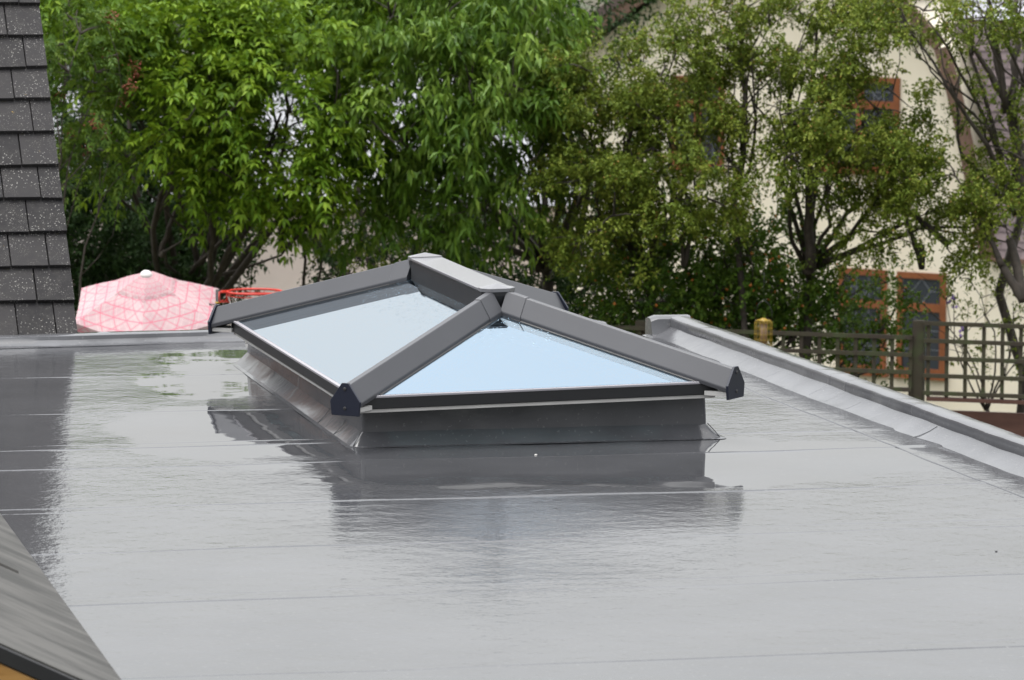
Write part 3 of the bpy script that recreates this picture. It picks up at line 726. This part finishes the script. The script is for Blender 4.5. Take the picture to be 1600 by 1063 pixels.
def ground_foot(px, D):
    p = at(px, 800, D); p[2] = -6.2; return p

def tree(name, label, cat, blobs, seed, kind, per, ns, Lr, lL, lW, m, droop, mat, foot_px, D, r=.08, bark='bark', extra=(), fork=None, hang=0., berries=None, group=None, ntw=140, spread=.9, up=.2, shell=.35, tipdroop=.25, gap=0, rad=.08):
    rs = np.random.default_rng(seed); C, B = blob_points(rs, blobs, per, shell, gap)
    foot = ground_foot(foot_px, D)
    t = empty(name, tuple(float(x) for x in foot), label, cat, group)
    if kind == 'pin': data = foliage_pinnate(rs, C, B, ns, Lr, lL, lW, m, droop)
    else: data, tw = foliage_twig(rs, C, B, ns, Lr, lL, lW, m, droop, hang, spread, up, rad)
    P, A_, Nn, L, W, T = data
    leaf_mesh('crown' if 'shrub' not in name else 'foliage', P, A_, Nn, L, W, mat, t, T, droop=tipdroop)
    sk = skeleton(rs, foot, C, blobs, r, ntw, extra, bark, fork)
    sk.build('trunk' if 'shrub' not in name else 'stem', M_[bark], t, smooth=True)
    if berries:
        nb, rad, bm, clump = berries; bb = MB(); idx = rs.choice(len(P), nb // clump)
        for i in idx:
            c0 = P[i]
            for _ in range(clump):
                c = c0+rs.normal(size=3)*(.0 if clump == 1 else .03); q = rad*rs.uniform(.8, 1.2)
                bb.add([tuple(c+np.array(d)*q) for d in ((1, 0, 0), (-1, 0, 0), (0, 1, 0), (0, -1, 0), (0, 0, 1), (0, 0, -1))], [(0, 2, 4), (2, 1, 4), (1, 3, 4), (3, 0, 4), (2, 0, 5), (1, 2, 5), (3, 1, 5), (0, 3, 5)])
        tag(bb.build('berries', bm, t, smooth=True), kind='stuff')
    print(name, len(P))
    return t

LG_ = mat_leaf('bright_ash_leaf', (.045, .098, .006), (.098, .185, .010), (.21, .31, .024), .2)
LM = mat_leaf('mid_green_drooping_leaf', (.040, .092, .010), (.085, .165, .015), (.18, .27, .04), .2, .35, .45)
LS = mat_leaf('small_olive_leaf', (.050, .080, .010), (.115, .162, .018), (.23, .26, .042), .15, .5, .3)
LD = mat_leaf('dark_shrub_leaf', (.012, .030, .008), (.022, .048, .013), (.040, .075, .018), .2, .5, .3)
LD2 = mat_leaf('deep_green_leaf', (.028, .066, .008), (.06, .118, .012), (.125, .185, .024), .25, .45, .35)
LY = mat_leaf('yellow_green_leaf', (.07, .11, .016), (.12, .16, .022), (.19, .22, .035), .35)
BR = simple('rust_berry', (.22, .055, .025), .5); BO = simple('orange_berry', (.45, .14, .02), .5); BY = simple('yellow_haw', (.28, .17, .03), .5)

# ash at the left
tree('ash_tree', 'broad bright green ash tree whose leafy crown fills the left half', 'tree',
     [(110, 20, 36.5, .75, .7, .5, 1), (250, 50, 37, 1.1, .9, .5, 1), (230, -30, 38.5, 1.8, 1.2, .3, .6), (330, 110, 36.3, .7, .6, .45, 1.2), (300, 210, 36.2, .45, .5, .35, 1.2), (420, 40, 37, 1.1, .9, .5, 1), (440, 170, 36.4, .9, .7, .45, 1.1),
      (370, 270, 36.2, .5, .5, .32, 1.2), (455, 280, 36.6, .7, .6, .36, 1), (395, 350, 37, .35, .4, .18, .5), (310, 300, 36.6, .35, .4, .25, 1.2), (540, 40, 37.4, .7, .8, .45, 1), (205, 170, 36.8, .35, .4, .35, .9), (130, 180, 36.6, .35, .4, .6, .6)],
     11, 'pin', 150, 14, .21, .080, .034, 4, .35, LG_, 300, 38, .075, gap=.25, extra=((345, 290, 410, 235, 36.4, .03, .012), (252, 400, 285, 300, 37.5, .028, .014), (440, 395, 520, 330, 36.5, .022, .008), (430, 330, 400, 240, 36.9, .02, .01)), fork=at(280, 520, 38.5))
# rowan at far left
tree('rowan_tree', 'rowan with rust red berry clusters beside the tiled roof', 'tree',
     [(120, 60, 35.6, .35, .35, .35, 1), (150, 150, 35.7, .35, .35, .35, 1), (110, 240, 35.9, .3, .35, .4, .8), (170, 250, 36, .3, .3, .3, .8)],
     12, 'pin', 260, 12, .15, .055, .02, 5, .3, LD2, 100, 36, .03, berries=(520, .008, BR, 40), fork=at(120, 600, 36))
# drooping tree in the middle
tree('drooping_leaved_tree', 'tall tree with long drooping leaves, in the middle behind the ridge of the lantern', 'tree',
     [(640, 30, 36.8, .8, .8, .6, 1), (760, 40, 36.6, .8, .8, .6, 1), (700, 130, 36.3, .9, .7, .5, 1), (600, 200, 36.5, .6, .6, .4, 1), (800, 170, 36.4, .6, .6, .45, 1), (690, 230, 36.5, .7, .6, .35, .9), (840, 90, 36.8, .5, .6, .6, .9), (760, 310, 36.7, .7, .6, .4, .8), (700, -90, 38, 1.3, 1, .6, .7),
      (560, 310, 36.9, .45, .5, .35, .8), (650, 350, 36.9, .6, .5, .35, .8), (830, 250, 36.9, .4, .4, .3, .8)],
     13, 'twig', 120, 13, .24, .100, .034, 9, .3, LM, 810, 38, .07, hang=.8, spread=.8, gap=.22, extra=((880, 330, 765, 165, 36.9, .026, .012), (870, 320, 860, 190, 36.9, .022, .01)), fork=at(850, 420, 38.3), tipdroop=.3)
# yellow-green thin tree between
tree('honeysuckle_shrub', 'loose yellow green shrub under the bright tree left of the lantern ridge', 'shrub',
     [(500, 240, 38, .4, .4, .3, 1), (490, 330, 38.2, .4, .4, .3, .8), (540, 370, 38.2, .4, .4, .4, .8), (600, 420, 38, .5, .4, .25, .8)],
     14, 'twig', 110, 9, .25, .045, .026, 12, .3, LY, 480, 38.4, .035, fork=at(480, 520, 38.3))
# dark shrubs behind
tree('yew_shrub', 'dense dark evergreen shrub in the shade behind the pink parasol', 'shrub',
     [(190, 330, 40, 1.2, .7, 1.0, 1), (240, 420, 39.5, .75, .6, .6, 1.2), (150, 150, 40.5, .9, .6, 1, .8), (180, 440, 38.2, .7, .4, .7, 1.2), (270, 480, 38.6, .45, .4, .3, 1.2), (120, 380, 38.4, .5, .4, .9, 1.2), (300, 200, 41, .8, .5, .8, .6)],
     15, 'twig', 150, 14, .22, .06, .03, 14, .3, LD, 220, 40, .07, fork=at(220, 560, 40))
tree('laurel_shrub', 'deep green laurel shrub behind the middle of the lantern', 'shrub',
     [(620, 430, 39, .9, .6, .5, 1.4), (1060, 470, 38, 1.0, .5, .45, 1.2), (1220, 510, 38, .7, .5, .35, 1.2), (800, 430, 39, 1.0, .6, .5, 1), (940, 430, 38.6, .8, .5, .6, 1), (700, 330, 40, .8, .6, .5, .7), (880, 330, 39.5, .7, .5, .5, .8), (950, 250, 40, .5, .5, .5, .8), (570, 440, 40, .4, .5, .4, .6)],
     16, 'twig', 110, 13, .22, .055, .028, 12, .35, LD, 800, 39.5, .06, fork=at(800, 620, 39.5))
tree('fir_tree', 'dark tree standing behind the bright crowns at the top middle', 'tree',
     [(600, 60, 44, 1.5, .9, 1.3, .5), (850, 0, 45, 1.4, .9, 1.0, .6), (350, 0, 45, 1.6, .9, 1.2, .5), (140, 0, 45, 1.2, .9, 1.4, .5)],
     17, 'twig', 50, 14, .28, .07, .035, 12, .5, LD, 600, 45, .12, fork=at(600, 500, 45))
# small leaved trees on the right
HB = dict(kind='twig')
tree('hawthorn_tree', 'olive green hawthorn dotted with yellow haws just left of the cream gable', 'tree',
     [(905, 120, 36.4, .45, .5, .3, 1), (1040, 110, 36.2, .4, .5, .4, 1), (960, 160, 36.2, .6, .5, .4, 1.2), (1020, 230, 36, .7, .5, .45, 1.2), (1060, 300, 35.8, .7, .5, .35, 1), (930, 290, 36.2, .6, .5, .4, .9), (960, 360, 36, .6, .5, .35, .8), (1090, 60, 36.3, .45, .5, .45, .8), (930, 215, 36.6, .5, .4, .4, .8)],
     21, 'twig', 420, 10, .19, .034, .024, 21, .25, LS, 1000, 37, .06, gap=.33, rad=.06, berries=(900, .008, BY, 1), fork=at(1010, 430, 37), extra=((1070, 420, 1040, 200, 36.3, .02, .01),))
tree('slender_tree', 'slender dark stemmed tree in front of the cream wall between the upper windows', 'tree',
     [(1165, 30, 36.2, .35, .4, .5, .8), (1150, 130, 36.1, .4, .4, .35, .9), (1180, 190, 36.1, .35, .35, .25, .7), (1130, 40, 36.4, .3, .4, .4, .8), (1120, 230, 36, .35, .35, .3, .8)],
     22, 'twig', 340, 9, .19, .034, .024, 20, .2, LS, 1158, 36.5, .035, gap=.4, rad=.06, berries=(250, .008, BY, 1), fork=at(1155, 300, 36.3), extra=((1155, 300, 1160, 90, 36.3, .03, .02), (1160, 90, 1168, -40, 36.3, .02, .012), (1158, 100, 1110, 10, 36.3, .012, .006), (1160, 110, 1200, 20, 36.3, .012, .006), (1157, 180, 1220, 110, 36.3, .01, .005)))
tree('crab_apple_tree', 'spreading small leaved crab apple tree covering the right hand upper window', 'tree',
     [(1260, 70, 36, .6, .5, .4, 1), (1340, 60, 36, .5, .5, .4, .9), (1250, 160, 35.8, .55, .5, .35, 1), (1350, 200, 35.6, .6, .5, .45, 1.25), (1290, 250, 35.7, .5, .5, .3, 1), (1390, 270, 35.6, .6, .5, .35, 1.2), (1240, 260, 35.9, .4, .4, .3, .8), (1470, 290, 35.6, .5, .5, .35, 1), (1440, 340, 35.7, .5, .5, .3, .9), (1550, 350, 35.6, .5, .4, .35, 1), (1350, 350, 35.9, .5, .4, .25, .8),
      (1290, -30, 36.3, .9, .6, .4, .7)],
     23, 'twig', 380, 10, .19, .034, .024, 21, .25, LS, 1255, 36.8, .048, gap=.38, rad=.06, berries=(700, .009, BY, 1), fork=at(1262, 420, 36.5), extra=((1262, 420, 1256, 190, 36.2, .05, .025), (1256, 190, 1275, 40, 36.2, .025, .012), (1258, 200, 1310, 170, 36.0, .03, .018), (1440, 420, 1380, 250, 36.0, .025, .012), (1370, 290, 1480, 380, 35.9, .02, .03)))
tree('multi_stemmed_tree', 'tree with several dark bare stems fanning up in front of the plum coloured tiles', 'tree',
     [(1450, 30, 35.4, .5, .5, .28, 1.1), (1530, 10, 35.4, .55, .5, .3, 1), (1400, 10, 35.5, .4, .5, .3, .9), (1610, 60, 35.6, .3, .5, .5, .7), (1540, 190, 35.6, .4, .4, .22, .7), (1600, 220, 35.6, .35, .4, .4, .8), (1580, 330, 35.4, .45, .4, .35, 1), (1500, 120, 35.8, .3, .3, .25, .4), (1500, -60, 36, 1, .6, .4, .6)],
     24, 'twig', 320, 9, .19, .034, .024, 20, .25, LS, 1600, 36.2, .05, gap=.38, rad=.06, berries=(350, .008, BY, 1), fork=at(1585, 330, 36),
     extra=((1590, 330, 1575, 160, 35.8, .06, .04), (1570, 160, 1500, 40, 35.8, .035, .014), (1572, 160, 1545, 30, 35.8, .03, .014), (1576, 160, 1588, -10, 35.8, .035, .018), (1570, 165, 1535, -30, 35.7, .03, .014), (1575, 165, 1620, 90, 35.7, .02, .01), (1600, 470, 1565, 415, 35.2, .045, .03), (1565, 415, 1540, 360, 35.3, .03, .012), (1600, 250, 1540, 225, 35.5, .012, .006)))
tree('rose_shrub', 'dense garden shrub with orange hips crowding behind the trellis', 'shrub',
     [(1000, 430, 36.8, .6, .4, .5, 1), (1090, 400, 36.6, .6, .4, .5, 1), (1170, 440, 36.5, .6, .4, .45, 1.1), (1180, 380, 36.6, .5, .4, .35, 1), (1250, 450, 36.6, .45, .4, .35, 1), (1060, 490, 36.6, .9, .4, .3, 1), (1240, 530, 36.5, .7, .35, .3, 1), (1345, 480, 36.5, .5, .3, .3, 1.3), (1370, 580, 36.5, .4, .3, .3, .5), (1330, 430, 36.6, .3, .3, .25, .4)],
     25, 'twig', 210, 11, .22, .045, .03, 15, .25, LD2, 1150, 37, .05, berries=(260, .016, BO, 1), fork=at(1150, 620, 37))
tree('climbing_shrub', 'sprawling leafy shrub trailing over the right end of the trellis', 'shrub',
     [(1520, 440, 35.9, .35, .3, .2, .7), (1580, 470, 35.9, .3, .3, .25, .8), (1490, 480, 35.9, .25, .25, .2, .5), (1500, 540, 35.9, .25, .2, .15, .35), (1610, 540, 35.9, .3, .2, .2, .5), (1400, 440, 36, .25, .25, .3, .4)],
     26, 'twig', 260, 8, .2, .036, .023, 13, .35, LS, 1540, 36, .02, fork=at(1540, 640, 36), berries=(24, .014, simple('violet_petal', (.30, .18, .55), .5), 12))

# ------------------------------------------------------------------ trellis fence
TF = Plane(1440, 560, 35.5, 15.5)
tf = empty('trellis_fence', (float(TF.o[0]), float(TF.o[1]), -4.4), 'weathered timber trellis panels fixed above brown boards, behind the flat roof', 'fence')
m = N('weathered_trellis'); c = m.mix(m.ramp(m.noise(3, 5, .6), (.4, 0), (.6, 1)), (.045, .034, .024), (.055, .050, .026)); c = m.mix(m.ramp(m.noise(9, 4), (.5, 0), (.65, .7)), c, (.055, .07, .025))
MTR = m.done(m.bsdf(c, .8, m.bump(m.noise(40, 4), .5, .003)))
def panel(px0, px1, ytop, rows, sp=.1475, top_px_at=None):
    u0, v1 = TF.uv(px0, ytop); u1, _ = TF.uv(px1, ytop); mb = MB(); rg = random.Random(int(px0))
    hgt = (rows-1)*sp
    k = 0
    for r in range(rows):
        v = v1-r*sp*.94; TF.rect(mb, u0, v-.017, u1, v+.017, -.022+rg.uniform(-.002, .002), -.001)
    u = u0+.02
    while u < u1:
        j = rg.uniform(-.004, .004); TF.prism(mb, [(u+j, v1-hgt*.94-.03), (u+j+.03, v1-hgt*.94-.03), (u+.03, v1+.012), (u, v1+.012)], .001, .018); u += sp
    return mb.build('trellis_panel', MTR, tf, bevel=.002)
panel(800, 1426, 506, 5); panel(1444, 1800, 505, 5)
for px in (1434, 1000, 1790):
    u, v = TF.uv(px, 500); mb = MB(); TF.rect(mb, u-.045, v-3.0, u+.045, v-.01, .0+.02, .11); mb.build('post', MTR, tf, bevel=.004)
m = N('red_brown_boards'); c = m.mix(m.ramp(m.noise(3, 6, .6, m.map((1, 1, 6))), (.35, 0), (.65, 1)), (.065, .026, .018), (.10, .045, .032)); MRB = m.done(m.bsdf(c, .7, m.bump(m.noise(30, 4), .4, .003)))
u0, vt_ = TF.uv(1448, 641); u1, _ = TF.uv(1800, 641)
mb = MB()
for k in range(9): TF.rect(mb, u0, vt_-(k+1)*.215+.004, u1, vt_-k*.215, .022+.003*(k % 2), .06)
mb.build('board_panel', MRB, tf, bevel=.003)
ub, _ = TF.uv(800, 641); mb = MB()
for k in range(9): TF.rect(mb, ub, vt_-.0-(k+1)*.215+.004, TF.uv(1426, 641)[0], vt_-.0-k*.215, .022+.003*(k % 2), .06)
mb.build('board_panel', MRB, tf, bevel=.003)
mb = MB(); v = TF.uv(1500, 622)[1]; TF.rect(mb, u0, v-.03, u1, v, -.03, .03); mb.build('bottom_rail', MRB, tf)

# bird feeder
fc = at(1193, 500, 34.9); s = 34.9/FPX
bf = empty('bird_feeder', tuple(fc), 'small yellow caged bird feeder hanging in front of the trellis', 'bird feeder')
MY = simple('yellow_wire', (.30, .20, .02), .4); cg = MB()
def ring(c, r, t=.0022, n=20): return [tuple(c+np.array([math.cos(a)*r, math.sin(a)*r, 0])) for a in np.linspace(0, 2*math.pi, n+1)]
Rr = 14*s
for k in range(6): cg.tube(ring(fc-np.array([0, 0, (4+k*9)*s]), Rr), .0022, 5)
for k in range(14):
    a = 2*math.pi*k/14; p = np.array([math.cos(a)*Rr, math.sin(a)*Rr, 0]); cg.tube([fc+p*.35+np.array([0, 0, 1*s]), fc+p*.85-np.array([0, 0, 1*s]), fc+p-np.array([0, 0, 5*s]), fc+p-np.array([0, 0, 50*s])], .0022, 5)
cg.build('cage', MY, bf, smooth=True)
tb = MB(); tb.tube([fc-np.array([0, 0, 4*s]), fc-np.array([0, 0, 48*s])], 6*s, 14); tb.build('seed_tube', simple('seed_tube', (.2, .12, .06), .4), bf, smooth=True)
ld_ = MB(); ld_.sweep([ring(fc+np.array([0, 0, z*s]), r*s)[:-1] for z, r in ((-3, 9), (-1, 9), (1, 6), (3, 2))]); ld_.build('lid', MY, bf, smooth=True)
hd = MB(); hd.tube([fc+np.array([_R[0]*x*s, _R[1]*x*s, z*s]) for x, z in ((-13, -3), (-13, 12), (-9, 24), (0, 32), (9, 24), (13, 12), (13, -3))], .0025, 5); hd.tube([fc+np.array([0, 0, 32*s]), fc+np.array([0, 0, 75*s])], .0015, 4); hd.build('hanger', M_['iron'], bf, smooth=True)

# ------------------------------------------------------------------ parasol
D = 34.5; pc = at(230, 478, D); s = D/FPX
um = empty('parasol', (float(pc[0]), float(pc[1]), -5.5), 'tilted pink and white patterned parasol open beside the tiled roof', 'parasol')
m = N('pink_patterned_fabric'); X, Y, Z = m.xyz(m.n('TexCoord').outputs['UV'])
def lines(e, k, wd):
    f = m.mth('FRACT', m.mth('MULTIPLY', e, k)); return m.mth('LESS_THAN', m.mth('ABSOLUTE', m.mth('SUBTRACT', f, .5)), wd)
wv = m.mth('MULTIPLY', m.mth('SUBTRACT', m.noise(3, 2, .5, m.n('TexCoord').outputs['UV']), .5), .03)
Xw = m.mth('ADD', X, wv); Yw = m.mth('ADD', Y, wv)
l = m.mth('MAXIMUM', lines(Yw, 6, .05), m.mth('MAXIMUM', lines(m.mth('ADD', Yw, m.mth('MULTIPLY', Xw, .9)), 4, .035), lines(m.mth('SUBTRACT', Yw, m.mth('MULTIPLY', Xw, .9)), 4, .035)))
l2 = m.mth('MAXIMUM', lines(m.mth('ADD', Yw, m.mth('MULTIPLY', Xw, .9)), 8, .03), lines(m.mth('SUBTRACT', Yw, m.mth('MULTIPLY', Xw, .9)), 8, .03))
c = m.mix(m.ramp(m.noise(5, 3, .5), (.4, 0), (.6, 1)), (.55, .38, .40), (.60, .45, .46)); c = m.mix(m.mth('MULTIPLY', l2, .5), c, (.78, .66, .64)); c = m.mix(m.mth('MULTIPLY', l, .85), c, (.66, .18, .25))
dd = m.bsdf(c, .8, m.bump(m.noise(12, 3), .3, .01)); tt = m.n('BsdfTranslucent', {'Color': c}).outputs[0]
MPK = m.done(m.n('MixShader', {0: .3, 1: dd, 2: tt}).outputs[0])
Fh = np.array([_F[0], _F[1], 0]); Fh /= np.linalg.norm(Fh); Rh = np.array([Fh[1], -Fh[0], 0]); tl_ = R_(20)
axz = np.array([0, 0, 1.])*math.cos(tl_)-Fh*math.sin(tl_); axy = np.cross(axz, Rh)   # tilted towards the camera
def canopy(Rc, Hc, z0, ribs=6, ang0=-90, nr=14, na=10, sag=.035, valance=0, scallop=0, name='canopy', par=um, droop=.0):
    vs, fs, uvs = [], [], []
    for i in range(nr+1):
        r = i/nr
        for a in range(ribs*na):
            th_ = 2*math.pi*a/(ribs*na)+R_(ang0); q = (a % na)/na; am = R_(360/ribs)/2
            rad = Rc*r*math.cos(am)/math.cos(q*2*am-am); sg = sag*math.sin(math.pi*q)*r
            zz = z0+Hc*(1-r**1.25)-sg*1.0-(scallop*abs(math.sin(2*math.pi*q))*(r > .99))
            if valance and i == nr: pass
            p = pc+Rh*rad*math.cos(th_)+axy*rad*math.sin(th_)+axz*zz
            vs.append(tuple(p)); uvs.append(((a/na), r*1.0))
    na_ = ribs*na
    for i in range(nr):
        for a in range(na_):
            fs.append((i*na_+a, i*na_+(a+1) % na_, (i+1)*na_+(a+1) % na_, (i+1)*na_+a))
    if valance:
        b = len(vs)
        for a in range(na_):
            p = np.array(vs[nr*na_+a])-axz*valance+nrm(np.array(vs[nr*na_+a])-pc)*.004; vs.append(tuple(p)); uvs.append((a/na, 1+valance/Rc))
        for a in range(na_): fs.append((nr*na_+a, nr*na_+(a+1) % na_, b+(a+1) % na_, b+a))
    me = bpy.data.meshes.new(name); me.from_pydata(vs, [], fs); ul = me.uv_layers.new(name='UVMap')
    for lp in me.loops:
        ul.data[lp.index].uv = uvs[lp.vertex_index]
    for p_ in me.polygons:     # keep the wrap seam continuous
        us = [ul.data[i].uv[0] for i in p_.loop_indices]
        if max(us)-min(us) > ribs/2:
            for i in p_.loop_indices:
                if ul.data[i].uv[0] < 1: ul.data[i].uv[0] += ribs
    o = link(name, me, MPK, par, smooth=False)
    so_ = o.modifiers.new('thick', 'SOLIDIFY'); so_.thickness = .002
    return o
canopy(.612, .24, 0, valance=.065, sag=.02)
canopy(.27, .12, .157, sag=.01, nr=6, name='vent_cap', scallop=.015)
fi = MB(); fi.tube([pc+axz*.255, pc+axz*.275, pc+axz*.29, pc+axz*.297], [.05, .045, .032, .012], 12); fi.build('finial', simple('white_finial', (.7, .68, .66), .5), um, smooth=True)
po = MB(); po.tube([pc+axz*.25, pc+axz*-.25, pc-axz*.25+np.array([0, 0, -.1]), np.array([*(pc-axz*.25)[:2], -5.5])], .016, 10); po.build('pole', M_['iron'], um, smooth=True)
for k in range(6):
    a = 2*math.pi*k/6+R_(-90); MB().tube([pc+axz*.22, pc+(Rh*math.cos(a)+axy*math.sin(a))*.59-axz*.008], .004, 5).build('rib', M_['iron'], um)

# ------------------------------------------------------------------ basketball hoop
D = 34.5; s = D/FPX
hp = at(340, 480, D)
bh = empty('basketball_hoop', (float(hp[0]), float(hp[1]), -5.5), 'red metal basketball hoop on a black post right of the parasol', 'basketball hoop')
MR = simple('red_paint', (.52, .035, .022), .4, .12); MYB = simple('yellow_band', (.5, .36, .03), .5)
def hpnt(px, py, dz=0): return at(px, py, D+dz)
pl_ = MB(); q = hpnt(340.5, 453); pl_.tube([q, np.array([q[0], q[1], -5.5])], .019, 10); pl_.build('pole', M_['black'], bh, smooth=True)
for py_ in (472,):
    b = MB(); q = hpnt(340.5, py_); b.tube([q, q-np.array([0, 0, .008])], .0225, 10); b.build('band', MYB, bh, smooth=True)
for py_ in (476, 486):
    bo = MB()
    q = hpnt(340, py_); e = q-Rh*.055; bo.tube([q, e], .004, 6); bo.tube([e+Rh*.001, e-Rh*.01], .011, 8)
    bo.build('bolt', M_['iron'], bh)
rc = hpnt(398, 456, .15); rr = 43*s
def circ(c, r, n=40): return [tuple(c+np.array([math.cos(a)*r, math.sin(a)*r, 0])) for a in np.linspace(0, 2*math.pi, n+1)]
rg_ = MB(); rg_.tube(circ(rc, rr), .009, 8); rg_.tube(circ(rc-np.array([0, 0, .028]), rr*.97), .005, 6)
for k in range(12):
    a = 2*math.pi*k/12; p = np.array([math.cos(a)*rr, math.sin(a)*rr, 0]); rg_.tube([rc+p, rc+p*.97-np.array([0, 0, .028])], .003, 5)
rg_.build('ring', MR, bh, smooth=True)
bk = MB(); z = lambda v: np.array([0, 0, v])
p0 = hpnt(343, 456); p1 = hpnt(343, 471); e0 = rc-Rh*rr
for sgn in (-1, 1):
    a0 = p0+Fh*.05*sgn; b0 = e0+Fh*.07*sgn; bk.tube([a0, b0], .006, 6); bk.tube([p1+Fh*.05*sgn, e0+Rh*.02+Fh*.07*sgn-z(.075)], .005, 6); bk.tube([b0, b0-z(.08)], .006, 6); bk.tube([a0, p1+Fh*.05*sgn], .005, 6)
bk.tube([p0, e0], .006, 6)
bk.build('bracket', MR, bh, smooth=True)
nt_ = MB()
for k in range(12):
    for sg in (-1, 1):
        pts = []
        for i in range(5):
            a = 2*math.pi*(k+sg*i*.5)/12; r = rr*(1-.09*i); pts.append(tuple(rc+np.array([math.cos(a)*r, math.sin(a)*r, -.03-.07*i])))
        nt_.tube(pts, .0025, 4)
nt_.build('net', simple('white_cord', (.6, .58, .55), .7), bh)
# small debris on the roof
dbm = simple('pale_debris', (.6, .58, .55), .7); rg = random.Random(2)
def debris(x, y, r, label, mat=dbm, nm='pebble'):
    mb = MB(); n = 7; rings = []
    for z, k in ((-.2, .6), (.15, 1.), (.6, .8), (.85, .35)):
        rings.append([(x+r*k*math.cos(2*math.pi*i/n)*rg.uniform(.8, 1.3), y+r*k*math.sin(2*math.pi*i/n)*rg.uniform(.7, 1.2), roofz(x, y)+z*r) for i in range(n)])
    mb.sweep(rings); tag(mb.build(nm, mat, smooth=True), label, nm)
debris(-.62, 2.52, .016, 'white scrap of debris lying in front of the rear upstand behind the lantern', nm='scrap')
debris(-.1, -2.0, .006, 'tiny pale chip lying on the wet roof in front of the kerb', nm='chip')
debris(1.0, -4.9, .005, 'tiny dark speck on the open roof at the right', M_['iron'], 'pebble')
